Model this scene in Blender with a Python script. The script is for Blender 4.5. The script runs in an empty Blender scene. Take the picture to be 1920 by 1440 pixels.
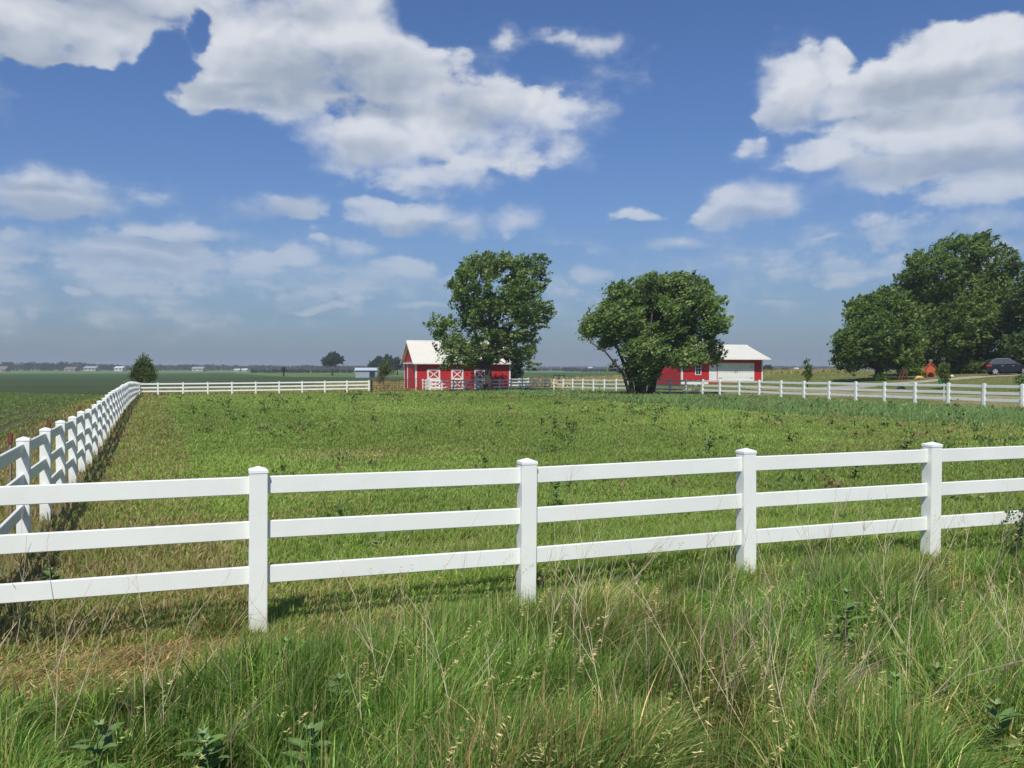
import bpy, bmesh, math, random
import numpy as np
from mathutils import Vector, Matrix, Euler
random.seed(7)
RNG = np.random.default_rng(11)
sc = bpy.context.scene
COL = sc.collection
R = math.radians
# ------------------------------------------------------------------ camera
CAMH = 2.21; FP = 1660.0; HY = 692.0
cam_d = bpy.data.cameras.new('camera'); cam = bpy.data.objects.new('camera', cam_d); COL.objects.link(cam)
cam.location = (0, 0, CAMH)
cam.rotation_euler = (R(90) - math.atan((720 - HY) / FP), 0, 0)
cam_d.sensor_width = 36; cam_d.lens = 36 * FP / 1920; cam_d.clip_end = 12000; cam_d.clip_start = .05
sc.camera = cam
# ------------------------------------------------------------------ sun, sky, exposure
E1 = (math.cos(R(19.7)), math.sin(R(19.7))); E2 = (-math.sin(R(22)), math.cos(R(22)))
sv = Vector((-E1[0] * 1.0 - E2[0] * 1.9, -E1[1] * 1.0 - E2[1] * 1.9, 2.75)).normalized()
SUN_EL = math.asin(sv.z); SUN_AZ = math.atan2(sv.x, sv.y)
sl = bpy.data.lights.new('sun', 'SUN'); sl.energy = 3.7; sl.angle = R(.5); sl.color = (1, .96, .89)
so = bpy.data.objects.new('sun', sl); COL.objects.link(so)
so.rotation_euler = sv.to_track_quat('Z', 'Y').to_euler()
sc.view_settings.view_transform = 'Standard'; sc.view_settings.look = 'None'
sc.view_settings.gamma = 1; sc.view_settings.use_curve_mapping = False
sc.view_settings.exposure = 0.30

class NT:
    def __init__(s, t): s.t = t
    def n(s, typ, **kw):
        o = s.t.nodes.new(typ)
        for k, v in kw.items(): setattr(o, k, v)
        return o
    def l(s, a, b): s.t.links.new(a, b)
    def put(s, sock, v):
        if hasattr(v, 'links') or isinstance(v, bpy.types.NodeSocket): s.l(v, sock)
        else: sock.default_value = v
    def m(s, op, a, b=None, c=None, clamp=False):
        o = s.n('ShaderNodeMath', operation=op); o.use_clamp = clamp
        for i, v in enumerate((a, b, c)):
            if v is not None: s.put(o.inputs[i], v)
        return o.outputs[0]
    def v(s, op, a, b=None, c=None):
        o = s.n('ShaderNodeVectorMath', operation=op)
        for i, x in enumerate((a, b, c)):
            if x is not None: s.put(o.inputs[i], x)
        return o.outputs['Value'] if op in ('LENGTH', 'DOT_PRODUCT') else o.outputs[0]
    def noise(s, vec, scale, detail=4, rough=.5, dim='3D'):
        o = s.n('ShaderNodeTexNoise'); o.noise_dimensions = dim
        s.l(vec, o.inputs['Vector']); o.inputs['Scale'].default_value = scale
        o.inputs['Detail'].default_value = detail; o.inputs['Roughness'].default_value = rough
        return o.outputs['Fac']
    def mix(s, f, a, b):
        o = s.n('ShaderNodeMix', data_type='RGBA'); s.put(o.inputs[0], f); s.put(o.inputs[6], a); s.put(o.inputs[7], b)
        return o.outputs[2]
    def ramp(s, f, lo, hi):
        o = s.n('ShaderNodeMapRange'); o.interpolation_type = 'SMOOTHSTEP'
        s.l(f, o.inputs[0]); o.inputs[1].default_value = lo; o.inputs[2].default_value = hi
        return o.outputs[0]

# (centre x, centre y, half width, half height, weight) of the clouds, in photo pixels turned into azimuth / elevation
CL = [(50,55,130,68,1),(220,55,120,62,.95),(300,0,120,40,.9),(190,105,55,34,.8),(420,-10,70,40,.8),(-150,80,150,90,1),
(500,110,200,110,1.2),(640,60,130,95,1.2),(420,150,110,62,1),(720,110,140,95,1.1),(600,190,150,34,.6),(560,40,150,60,1),(810,165,75,75,.6),
(700,262,140,62,1.1),(820,240,150,65,1),(900,200,130,80,.75),(1020,220,105,58,.8),(780,325,130,42,.6),(880,340,60,30,.5),(1050,290,50,30,.5),(620,250,60,40,.7),(940,290,100,50,.6),
(870,45,46,20,.42),(900,60,40,14,.3),(945,75,35,18,.35),(1050,85,36,20,.38),(1110,90,44,20,.38),(1220,155,32,34,.4),(1010,115,38,18,.25),(1150,140,60,14,.2),
(1490,180,80,72,1.1),(1560,130,42,42,.9),(1590,190,75,50,1),(1700,160,115,62,1.2),(1800,130,135,72,1.3),(1880,100,95,62,1.2),(1760,240,210,62,1.1),(1850,260,160,80,1.1),(1720,310,180,50,.8),(1880,340,160,48,.8),(1560,290,90,34,.8),(1640,350,75,28,.5),(2080,200,200,130,1.1),
(1400,275,44,20,.6),(1400,388,110,38,1),(1450,365,58,24,.8),(1340,402,55,18,.6),(1185,404,48,14,.6),(1270,460,70,16,.7),(1115,513,52,19,.75),(1450,515,48,24,.4),(1460,568,55,11,.4),
(85,368,115,44,1.3),(150,380,60,32,.8),(70,345,60,25,1.1),(270,365,38,20,.35),(530,388,90,26,.7),(770,402,130,30,1.15),(860,415,52,27,.8),(960,420,50,20,.8),(700,388,66,20,.8),
(330,430,110,18,.9),(215,462,150,32,.75),(120,470,70,26,.6),(370,490,115,24,.75),(555,480,50,16,1.1),(600,458,28,9,.8),(500,505,80,16,.5),(750,500,100,24,.8),(640,500,110,20,.5),(670,462,46,15,.5),(180,522,75,13,.65),(480,532,100,14,.5),(605,578,60,9,.8),(148,560,34,10,.9),(680,552,90,11,.35),(785,577,55,9,.7),(15,445,36,13,.6),(10,555,26,6,.5),(1000,565,90,12,.35),(1880,468,70,27,.7),(1860,420,90,24,.45),(1120,610,120,8,.25),(1560,450,60,9,.3),(1050,450,60,10,.2),(80,600,140,8,.2),(280,505,430,75,.50),(650,530,280,55,.48),(200,590,300,36,.34),(1150,560,260,50,.30),(1500,500,260,50,.28),(1700,440,200,40,.3)]
NG = [(330,118,50,50,1),(372,66,22,34,.9),(835,28,110,62,.9),(330,235,240,30,.7),(150,165,130,32,.8),(480,290,70,50,.8),(1010,130,60,36,.5),(1300,200,110,110,.8),(1640,70,60,36,.5)]
DK = [(620,150,190,50,1),(480,180,140,26,.9),(700,205,110,22,.8),(30,100,140,40,.7),(220,20,120,40,.5),(690,285,60,22,.5),(1760,165,150,32,.8),(1800,310,190,28,.9),(1700,220,110,18,.5),(880,205,70,36,.6),(80,392,110,24,.9),(90,352,90,9,.5),(785,424,110,12,.8),(300,452,120,10,.6),(1400,408,80,12,.7),(530,398,80,18,.5),(220,482,120,12,.5),(1500,225,60,22,.4),(560,30,80,20,.4)]
def AE(px, py):
    return math.atan((px - 960) / FP), math.atan((HY - py) / math.hypot(FP, px - 960))
SKYS = .10
CK = .80
SKYMUL = (.58*CK, .765*CK, 1.08*CK)
HZC = (2.4*CK, 3.08*CK, 4.0*CK, 1)
def build_world():
    w = bpy.data.worlds.new('World'); sc.world = w; w.use_nodes = True
    t = NT(w.node_tree); w.node_tree.nodes.clear()
    out = t.n('ShaderNodeOutputWorld'); bg = t.n('ShaderNodeBackground')
    sky = t.n('ShaderNodeTexSky'); sky.sky_type = 'NISHITA'; sky.sun_disc = False
    sky.sun_elevation = SUN_EL; sky.sun_rotation = SUN_AZ; sky.air_density = 1.0; sky.dust_density = 1.2; sky.ozone_density = 2.2
    tc = t.n('ShaderNodeTexCoord'); d = tc.outputs['Generated']
    s = t.n('ShaderNodeSeparateXYZ'); t.l(d, s.inputs[0])
    az = t.m('ARCTAN2', s.outputs[0], s.outputs[1]); el = t.m('ARCSINE', s.outputs[2])
    # noise in a flat cloud-layer projection, so it gets finer towards the horizon
    zz = t.m('ADD', t.m('MAXIMUM', s.outputs[2], 0.0), .13)
    pl = t.n('ShaderNodeCombineXYZ'); t.l(t.m('DIVIDE', s.outputs[0], zz), pl.inputs[0]); t.l(t.m('DIVIDE', s.outputs[1], zz), pl.inputs[1])
    ae = t.n('ShaderNodeCombineXYZ'); t.l(az, ae.inputs[0]); t.l(el, ae.inputs[1])
    P = ae.outputs[0]
    st = t.n('ShaderNodeMapping'); st.inputs['Scale'].default_value = (1, 1.5, 1); t.l(P, st.inputs[0])
    n1 = t.noise(st.outputs[0], 24, 6, .60); n2 = t.noise(pl.outputs[0], 1.7, 4, .55)
    def puffs(vec, sc_, det):
        o = t.n('ShaderNodeTexVoronoi'); o.feature = 'SMOOTH_F1'; o.voronoi_dimensions = '2D'; o.normalize = True
        t.l(vec, o.inputs['Vector']); o.inputs['Scale'].default_value = sc_; o.inputs['Detail'].default_value = det
        o.inputs['Roughness'].default_value = .55; o.inputs['Smoothness'].default_value = .35; return t.m('SUBTRACT', 1.0, o.outputs['Distance'])
    wn = t.n('ShaderNodeTexNoise'); wn.inputs['Scale'].default_value = 14; wn.inputs['Detail'].default_value = 5; t.l(st.outputs[0], wn.inputs['Vector'])
    wc = t.v('SUBTRACT', wn.outputs['Color'], (.5, .5, .5))
    PW = t.v('ADD', P, t.v('MULTIPLY', wc, (.055, .040, 0)))
    PB = t.v('ADD', st.outputs[0], t.v('MULTIPLY', wc, (.05, .05, 0)))
    pf = puffs(PB, 15, 2.0)
    pfs = puffs(t.v('ADD', PB, (-.008, .016, 0)), 15, 2.0)
    def field(p, LST=CL):
        acc = None
        for (cx, cy, rx, ry, wt) in LST:
            a, e = AE(cx, cy); sa = FP / (rx * 1.14); se = FP / (ry * 1.14)
            q = t.v('MULTIPLY_ADD', p, (sa, se, 0), (-a * sa, -e * se, 0))
            g = t.m('MULTIPLY_ADD', t.v('LENGTH', q), -wt, wt)
            acc = g if acc is None else t.m('SMOOTH_MAX', acc, g, .10)
        return acc
    F0 = field(PW)
    Fd = field(PW, DK)
    F0 = t.m('SUBTRACT', F0, t.m('MULTIPLY', t.m('MAXIMUM', field(PW, NG), 0.0), 1.5))
    edge = t.m('ADD', t.m('MULTIPLY', t.m('SUBTRACT', pf, .58), .80), t.m('MULTIPLY', t.m('SUBTRACT', n1, .5), 1.0))
    # scattered clouds added in the unseen rest of the sky to raise ambient light
    away = t.m('MAXIMUM', t.ramp(t.m('ABSOLUTE', az), .62, .85), t.ramp(el, .50, .68))
    gen = t.m('MULTIPLY', t.m('SUBTRACT', n2, .46), 5.0)
    F0 = t.m('ADD', F0, t.m('MULTIPLY', away, t.m('ADD', gen, .9, clamp=False)))
    body = t.m('ADD', t.m('SUBTRACT', F0, .13), edge)
    soft = t.ramp(n2, .42, .62)          # crisp edges in some places, torn and wispy in others
    dc = t.ramp(body, .02, .34); dw = t.ramp(body, -.22, .85)
    dens = t.m('ADD', t.m('MULTIPLY', dc, soft), t.m('MULTIPLY', dw, t.m('SUBTRACT', 1.0, soft)))
    relief = t.m('MULTIPLY', t.m('SUBTRACT', pfs, pf), 1.1)
    shade = t.m('ADD', t.m('ADD', t.m('MULTIPLY', t.ramp(t.m('ADD', Fd, t.m('MULTIPLY', edge, .45)), -.28, .62), .92), relief), t.m('MULTIPLY', t.m('SUBTRACT', 1.0, t.ramp(body, .0, .7)), .16), clamp=True)
    # cloud brightness
    lit = tuple(x*CK for x in (.77, .795, .84))+(1,); dark = tuple(x*CK for x in (.40, .46, .55))+(1,)
    cc = t.mix(shade, lit, dark)
    hz = t.ramp(el, .02, .30)
    cc = t.mix(t.m('MULTIPLY', t.m('SUBTRACT', 1.0, hz), .6), cc, tuple(x*CK for x in (.47, .53, .61))+(1,))
    # clear sky: the physical sky, hazier low down as on a humid summer day
    skm = t.n('ShaderNodeVectorMath', operation='MULTIPLY'); t.l(sky.outputs[0], skm.inputs[0])
    skm.inputs[1].default_value = SKYMUL
    hf = t.m('POWER', t.m('SUBTRACT', 1.0, t.ramp(el, -.22, .42)), 2.0)
    clear = t.mix(t.m('MULTIPLY', hf, 1.15, clamp=True), skm.outputs[0], HZC)
    cs = t.v('MULTIPLY', cc, (1 / SKYS,) * 3)
    fin = t.mix(t.m('MULTIPLY', dens, t.m('MULTIPLY_ADD', hz, .52, .40)), clear, cs)
    t.l(fin, bg.inputs[0]); bg.inputs[1].default_value = SKYS
    t.l(bg.outputs[0], out.inputs[0])


build_world()

# ------------------------------------------------------------------ helpers
def tag(o, label=None, cat=None, group=None, kind=None):
    if label: o['label'] = label
    if cat: o['category'] = cat
    if group: o['group'] = group
    if kind: o['kind'] = kind
    return o
def link(name, me, parent=None, mat=None):
    o = bpy.data.objects.new(name, me); COL.objects.link(o)
    if parent is not None: o.parent = parent
    if mat is not None and me is not None and len(me.materials) == 0: me.materials.append(mat)
    return o
def thing(name, label, cat, loc=(0, 0, 0), rz=0, group=None):
    o = link(name, None); o.location = loc; o.rotation_euler = (0, 0, rz)
    return tag(o, label, cat, group)
def dup(o, parent=None):
    c = o.copy(); COL.objects.link(c)
    if parent is not None: c.parent = parent
    for ch in list(o.children): dup(ch, c)
    return c
def fmesh(name, V, faces_sizes, idx, colors=None, smooth=False):
    """numpy mesh: V (n,3); faces_sizes (f,), idx flat"""
    me = bpy.data.meshes.new(name)
    V = np.ascontiguousarray(V, dtype=np.float32)
    me.vertices.add(len(V)); me.vertices.foreach_set('co', V.ravel())
    idx = np.ascontiguousarray(idx, dtype=np.int32).ravel(); fs = np.asarray(faces_sizes, dtype=np.int32)
    me.loops.add(len(idx)); me.loops.foreach_set('vertex_index', idx)
    me.polygons.add(len(fs)); st = np.zeros(len(fs), np.int32); st[1:] = np.cumsum(fs)[:-1]
    me.polygons.foreach_set('loop_start', st); me.polygons.foreach_set('loop_total', fs)
    if smooth: me.polygons.foreach_set('use_smooth', np.ones(len(fs), bool))
    me.update(calc_edges=True)
    if colors is not None:
        a = me.color_attributes.new('Col', 'FLOAT_COLOR', 'POINT')
        c = np.ones((len(V), 4), np.float32); c[:, :3] = colors; a.data.foreach_set('color', c.ravel())
    return me
class MB:
    """collects simple solids into one mesh"""
    def __init__(s): s.v = []; s.f = []
    def add(s, v, f):
        b = len(s.v); s.v += [tuple(p) for p in v]; s.f += [tuple(i + b for i in q) for q in f]; return s
    def box(s, x0, y0, z0, x1, y1, z1):
        return s.add([(x0,y0,z0),(x1,y0,z0),(x1,y1,z0),(x0,y1,z0),(x0,y0,z1),(x1,y0,z1),(x1,y1,z1),(x0,y1,z1)],
                     [(0,3,2,1),(4,5,6,7),(0,1,5,4),(1,2,6,5),(2,3,7,6),(3,0,4,7)])
    def tube(s, pts, rad, sides=8, cap=True):
        pts = [Vector(p) for p in pts]; n = len(pts)
        if not hasattr(rad, '__len__'): rad = [rad] * n
        V = []
        for i, p in enumerate(pts):
            d = (pts[min(i + 1, n - 1)] - pts[max(i - 1, 0)]).normalized()
            a = d.orthogonal().normalized() if i == 0 else (a - d * a.dot(d)).normalized()
            b = d.cross(a)
            for k in range(sides):
                th = 2 * math.pi * k / sides
                V.append(p + (a * math.cos(th) + b * math.sin(th)) * rad[i])
        F = []
        for i in range(n - 1):
            for k in range(sides):
                k2 = (k + 1) % sides
                F.append((i*sides+k, i*sides+k2, (i+1)*sides+k2, (i+1)*sides+k))
        if cap: F.append(tuple(range(sides))[::-1]); F.append(tuple((n-1)*sides+k for k in range(sides)))
        return s.add(V, F)
    def prism(s, poly, y0, y1):
        """polygon in x,z extruded along y"""
        n = len(poly)
        V = [(x, y0, z) for x, z in poly] + [(x, y1, z) for x, z in poly]
        F = [tuple(range(n)), tuple(range(2*n-1, n-1, -1))] + [(i, i+n, (i+1) % n + n, (i+1) % n) for i in range(n)]
        return s.add(V, F)
    def prismx(s, poly, x0, x1):
        """polygon in y,z extruded along x"""
        n = len(poly)
        V = [(x0, y, z) for y, z in poly] + [(x1, y, z) for y, z in poly]
        F = [tuple(range(n))[::-1], tuple(range(n, 2*n))] + [(i, (i+1) % n, (i+1) % n + n, i+n) for i in range(n)]
        return s.add(V, F)
    def bar(s, a, b, w, t):
        """flat bar in the x,z plane from a to b (x,y,z), width w, thickness t in y"""
        a = Vector(a); b = Vector(b); d = (b - a).normalized(); q = Vector((0, 1, 0)).cross(d).normalized() * (w / 2); h = Vector((0, t / 2, 0))
        return s.add([a-q-h, b-q-h, b+q-h, a+q-h, a-q+h, b-q+h, b+q+h, a+q+h],
                     [(0,3,2,1),(4,5,6,7),(0,1,5,4),(1,2,6,5),(2,3,7,6),(3,0,4,7)])
    def build(s, name, mat, parent=None, bevel=0, smooth=False):
        me = bpy.data.meshes.new(name); me.from_pydata(s.v, [], s.f)
        bm = bmesh.new(); bm.from_mesh(me); bmesh.ops.recalc_face_normals(bm, faces=bm.faces)
        if bevel:
            bmesh.ops.bevel(bm, geom=bm.edges[:], offset=bevel, segments=2, affect='EDGES', clamp_overlap=True)
        bm.to_mesh(me); bm.free()
        if smooth:
            for p in me.polygons: p.use_smooth = True
        return link(name, me, parent, mat)

def mat(name, color, rough=.6, var=.12, nscale=3., bump=0., bscale=30., metal=0., spec=.4, coat=0., emit=None, ribs=None, c2=None):
    m = bpy.data.materials.new(name); m.use_nodes = True; t = NT(m.node_tree)
    b = m.node_tree.nodes['Principled BSDF']
    tc = t.n('ShaderNodeTexCoord'); o = tc.outputs['Object']
    n = t.noise(o, nscale, 6, .6)
    c = tuple(color) + (1,)
    dk = tuple(x * (1 - var * 2) for x in color) + (1,) if c2 is None else tuple(c2) + (1,)
    t.l(t.mix(t.ramp(n, .3, .75), c, dk), b.inputs['Base Color'])
    b.inputs['Roughness'].default_value = rough; b.inputs['Metallic'].default_value = metal
    b.inputs['Specular IOR Level'].default_value = spec; b.inputs['Coat Weight'].default_value = coat
    if emit: b.inputs['Emission Color'].default_value = tuple(emit) + (1,); b.inputs['Emission Strength'].default_value = 1
    h = None
    if bump: h = t.m('MULTIPLY', t.noise(o, bscale, 5, .6), bump)
    if ribs:   # ribbed sheet metal, ribs every ribs[0] metres along local x (and y)
        s = t.n('ShaderNodeSeparateXYZ'); t.l(o, s.inputs[0])
        k = t.m('ADD', s.outputs[0], s.outputs[1] if len(ribs) > 2 else 0.0)
        r = t.m('PINGPONG', k, ribs[0] / 2); r = t.ramp(r, 0, .03)
        hh = t.m('MULTIPLY', r, ribs[1]); h = hh if h is None else t.m('ADD', h, hh)
    if h is not None:
        bp = t.n('ShaderNodeBump'); bp.inputs['Distance'].default_value = 1.0; bp.inputs['Strength'].default_value = 1.0
        t.l(h, bp.inputs['Height']); t.l(bp.outputs[0], b.inputs['Normal'])
    return m
def vcol_mat(name, rough=.7, trans=.0, spec=.25, nz=None, bump=None):
    m = bpy.data.materials.new(name); m.use_nodes = True; t = NT(m.node_tree)
    b = m.node_tree.nodes['Principled BSDF']; out = m.node_tree.nodes['Material Output']
    a = t.n('ShaderNodeVertexColor'); a.layer_name = 'Col'; c = a.outputs[0]
    if nz:
        tc = t.n('ShaderNodeTexCoord')
        for sc_, amp in nz:
            n = t.noise(tc.outputs['Object'], sc_, 5, .65)
            f = t.m('MULTIPLY_ADD', t.m('SUBTRACT', n, .5), amp, 1.0)
            v = t.n('ShaderNodeVectorMath', operation='SCALE'); t.l(c, v.inputs[0]); t.l(f, v.inputs['Scale']); c = v.outputs[0]
    t.l(c, b.inputs['Base Color']); b.inputs['Roughness'].default_value = rough; b.inputs['Specular IOR Level'].default_value = spec
    if bump:
        tc = t.n('ShaderNodeTexCoord'); bp = t.n('ShaderNodeBump'); bp.inputs['Distance'].default_value = bump[1]
        t.l(t.noise(tc.outputs['Object'], bump[0], 6, .7), bp.inputs['Height']); t.l(bp.outputs[0], b.inputs['Normal'])
    if trans:
        tr = t.n('ShaderNodeBsdfTranslucent'); mx = t.n('ShaderNodeMixShader'); mx.inputs[0].default_value = trans
        v = t.n('ShaderNodeVectorMath', operation='MULTIPLY'); t.l(c, v.inputs[0]); v.inputs[1].default_value = (1.35, 1.35, .7)
        t.l(v.outputs[0], tr.inputs[0]); t.l(b.outputs[0], mx.inputs[1]); t.l(tr.outputs[0], mx.inputs[2]); t.l(mx.outputs[0], out.inputs[0])
    return m
# numpy value noise
_G = RNG.random((256, 256))
def vn(x, y):
    xi = np.floor(x).astype(int); yi = np.floor(y).astype(int); fx = x - xi; fy = y - yi
    fx = fx*fx*(3-2*fx); fy = fy*fy*(3-2*fy)
    g = lambda a, b: _G[a & 255, b & 255]
    return (g(xi,yi)*(1-fx)+g(xi+1,yi)*fx)*(1-fy) + (g(xi,yi+1)*(1-fx)+g(xi+1,yi+1)*fx)*fy
def fbm(x, y, s=1., o=4):
    x = np.asarray(x, float)*s; y = np.asarray(y, float)*s; r = 0; a = .5; tot = 0
    for i in range(o): r = r + a*vn(x+17.3*i, y+9.1*i); tot += a; a *= .5; x = x*2; y = y*2
    return r/tot
def sst(x, a, b):
    t = np.clip((np.asarray(x, float)-a)/(b-a), 0, 1); return t*t*(3-2*t)

# ------------------------------------------------------------------ field coordinates and terrain
# u runs along the near fence (0 at the near left corner), v runs along the left fence away from the road
O = (-4.4, 6.68)
A1 = (math.cos(R(22)), math.sin(R(22))); A2 = (-math.sin(R(19.7)), math.cos(R(19.7)))
def UV(x, y): return (x-O[0])*A1[0]+(y-O[1])*A1[1], (x-O[0])*A2[0]+(y-O[1])*A2[1]
_det = A1[0]*A2[1]-A1[1]*A2[0]
def XY(u, v): return O[0]+(u*A2[1]-v*A1[1])/_det, O[1]+(-u*A2[0]+v*A1[0])/_det
def at(px, Y): return ((px-960)/FP*Y, Y)
def smooth_tab(pts, sig=3.):
    xs = np.arange(-120, 4000, 1.); ys = np.interp(xs, [p[0] for p in pts], [p[1] for p in pts])
    k = np.exp(-.5*(np.arange(-12, 13)/sig)**2); k /= k.sum()
    return xs, np.convolve(np.pad(ys, 12, 'edge'), k, 'valid')
TL = smooth_tab([(-5,0),(0,-.03),(4.9,-.09),(9.7,-.155),(14.6,-.23),(19.5,-.25),(24.3,-.19),(29.2,-.11),(39,-.085),(46,-.06),(55,-.06),(73,-.30),(92,-.66),(150,-1.0),(600,-.9),(1000,.3),(3000,1.0)])
TF = smooth_tab([(-5,0),(0,0),(30,-.12),(60,-.06),(97,-.12),(125,-.6),(150,-.9),(600,-.9),(1000,.3),(3000,1.0)])
TR = smooth_tab([(-5,0),(0,0),(26,-.04),(50,-.08),(66,-.13),(84,-.36),(95,-.4),(150,-.4),(400,-.9),(700,-.4),(1200,.3),(3000,1.0)])
TW = smooth_tab([(0,0),(8,.40),(15,.60),(29,1.1),(40,1.75),(57,2.2),(120,2.5),(4000,2.5)], 2.5)
def Z(x, y):
    x = np.asarray(x, float); y = np.asarray(y, float); u, v = UV(x, y)
    L = np.interp(v, *TL); F = np.interp(v, *TF); Rr = np.interp(v, *TR)
    L = L + (F-L)*sst(-u, 1.5, 22)
    z = L + (Rr-L)*sst(u, 0, 43)
    win = sst(v, -8, 14)*(1-sst(v, 112, 260))
    z = z + np.interp(np.maximum(u-44.6, 0), *TW)*win
    z = z + .55*sst(-v, 3.2, 7.6)
    z = z + (fbm(x, y, .35, 3)-.5)*.09*sst(np.abs(v-45), 46.5, 43) 
    return z
def zf(x, y): return float(Z(x, y))

# ------------------------------------------------------------------ ground
def lines(seq):
    out = []
    for a, b, s in seq: out += list(np.arange(a, b, s))
    return out
def geo(a, b, k):
    r = [a]
    while r[-1] < b: r.append(r[-1]*k)
    return r
ul = [-x for x in geo(140, 3600, 1.25)][::-1] + lines([(-138, -30, 4), (-30, -1.2, 1.2), (-1.2, 12, .6), (12, 44.4, 1.2), (44.4, 112, 1.2), (112, 200, 6)]) + geo(200, 3600, 1.25)
vl = [-400, -200, -100, -60, -40, -25] + lines([(-18, -8, 2), (-8, 0, .5), (0, 12, .5), (12, 91, 1.), (91, 135, 1.), (135, 230, 5), (230, 450, 12)]) + geo(450, 3600, 1.15)
ul = np.array(ul); vl = np.array(vl)
GU, GV = np.meshgrid(ul, vl); GX, GY = XY(GU, GV); GZ = Z(GX, GY)
def ground_color(x, y, u, v):
    n = fbm(x, y, .25, 5); n2 = fbm(x+50, y, 1.3, 4); n3 = fbm(x, y+90, .045, 3)
    c = np.zeros(x.shape+(3,))
    def col(*a): return np.array(a)
    def mixc(c, w, k): return c*(1-w[..., None]) + np.array(k)*w[..., None]
    past = mixc(np.broadcast_to(col(.085, .125, .032), c.shape), sst(n, .4, .7), (.115, .14, .045))
    past = mixc(past, sst(fbm(x, y, .12, 4), .5, .68)*.6, (.13, .15, .05))
    wl = np.where(v > -1, 1-sst(np.abs(u-.1)+(n2-.5)*2.2, .8, 2.9), 0)
    tan = np.maximum(wl, sst(fbm(x, y, .75, 4), .44, .56)*(1-sst(u, 2.5, 6.5))*(1-sst(v, 4, 11))*.75)
    tan = np.maximum(tan, .9*np.exp(-((u-6.2)/1.3)**2-((v-17)/1.2)**2))
    past = mixc(past, tan*.7, (.27, .22, .10))
    c[:] = past
    crop = mixc(np.broadcast_to(col(.10, .082, .048), c.shape), sst(n, .35, .7), (.125, .105, .055))
    m = (u < -1.2); c[m] = crop[m]
    gy = m & (u > -3.2); c[gy] = mixc(crop, sst(n2, .3, .6), (.17, .17, .05))[gy]
    # green haze of small plants that closes with distance
    m2 = m & (v > 45); w = sst(v, 20, 85); cc = mixc(crop, w*.8, (.075, .135, .035)); c[m] = cc[m]
    far = v > 97
    dark = mixc(np.broadcast_to(col(.036, .062, .022), c.shape), sst(n3, .35, .65), (.052, .065, .028))
    c[far] = dark[far]
    c[far & (v > 330) & (v < 600)] = np.array((.04, .075, .022))
    c[far & (v >= 600)] = np.array((.10, .15, .05))
    rise = far & (v > 270) & (v < 560) & (u > 58) & (u < 600); c[rise] = mixc(np.broadcast_to(col(.035, .075, .022), c.shape), sst(n3, .4, .6), (.045, .085, .025))[rise]
    lightf = far & (v > 330) & (v < 600) & (u > 50) & (u < 150); c[lightf] = np.array((.085, .13, .035))
    mead = (v > 91.0) & (v < 142) & (u > 12); c[mead] = mixc(np.broadcast_to(col(.15, .165, .05), c.shape), sst(n, .4, .7), (.20, .19, .08))[mead]
    lawn = (u > 44.6) & (v < 100) & (v > -2); c[lawn] = mixc(np.broadcast_to(col(.10, .14, .035), c.shape), sst(n, .35, .75), (.17, .16, .06))[lawn]
    lawn2 = lawn & (u < 54) & (fbm(x, y, .2, 3) > .48); c[lawn2] = mixc(np.broadcast_to(col(.14, .15, .05), c.shape), sst(n, .3, .6), (.26, .21, .11))[lawn2]
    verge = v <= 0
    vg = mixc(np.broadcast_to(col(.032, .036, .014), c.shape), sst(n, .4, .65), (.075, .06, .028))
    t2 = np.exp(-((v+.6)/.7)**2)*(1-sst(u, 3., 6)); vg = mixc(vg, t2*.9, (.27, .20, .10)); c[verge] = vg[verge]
    return c
GC = ground_color(GX, GY, GU, GV)
GC = GC*1.3
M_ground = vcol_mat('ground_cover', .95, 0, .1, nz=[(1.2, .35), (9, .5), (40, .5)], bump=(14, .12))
def zone(name, sel, label):
    nu, nv = len(ul), len(vl)
    cu = (ul[:-1]+ul[1:])/2; cv = (vl[:-1]+vl[1:])/2; CU, CV = np.meshgrid(cu, cv); s = sel(CU, CV)
    J, I = np.nonzero(s); a = J*nu+I; q = np.stack([a, a+1, a+nu+1, a+nu], 1)
    uq, inv = np.unique(q, return_inverse=True); inv = inv.reshape(q.shape)
    V = np.stack([GX.ravel(), GY.ravel(), GZ.ravel()], 1)[uq]
    me = fmesh(name, V, np.full(len(q), 4), inv, GC.reshape(-1, 3)[uq], smooth=True)
    return tag(link(name, me, None, M_ground), label, name.replace('_', ' '), None, 'structure')
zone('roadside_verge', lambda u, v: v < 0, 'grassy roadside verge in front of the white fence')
zone('pasture', lambda u, v: (u > -.6) & (u < 44.4) & (v > 0) & (v < 91), 'green pasture enclosed by the white fences')
zone('crop_field', lambda u, v: (u < -.6) & (v > 0) & (v < 97), 'field of young crop rows left of the fence')
zone('lawn', lambda u, v: (u >= 44.4) & (v > 0) & (v < 135), 'mown lawn sloping up to the driveway')
zone('barnyard', lambda u, v: (u > -.6) & (u < 44.4) & (v >= 91) & (v < 135), 'grass around the barn')
zone('far_field', lambda u, v: ((u < -.6) & (v >= 97)) | ((u > -.6) & (v >= 135)), 'dark green farm fields reaching to the horizon')

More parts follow.
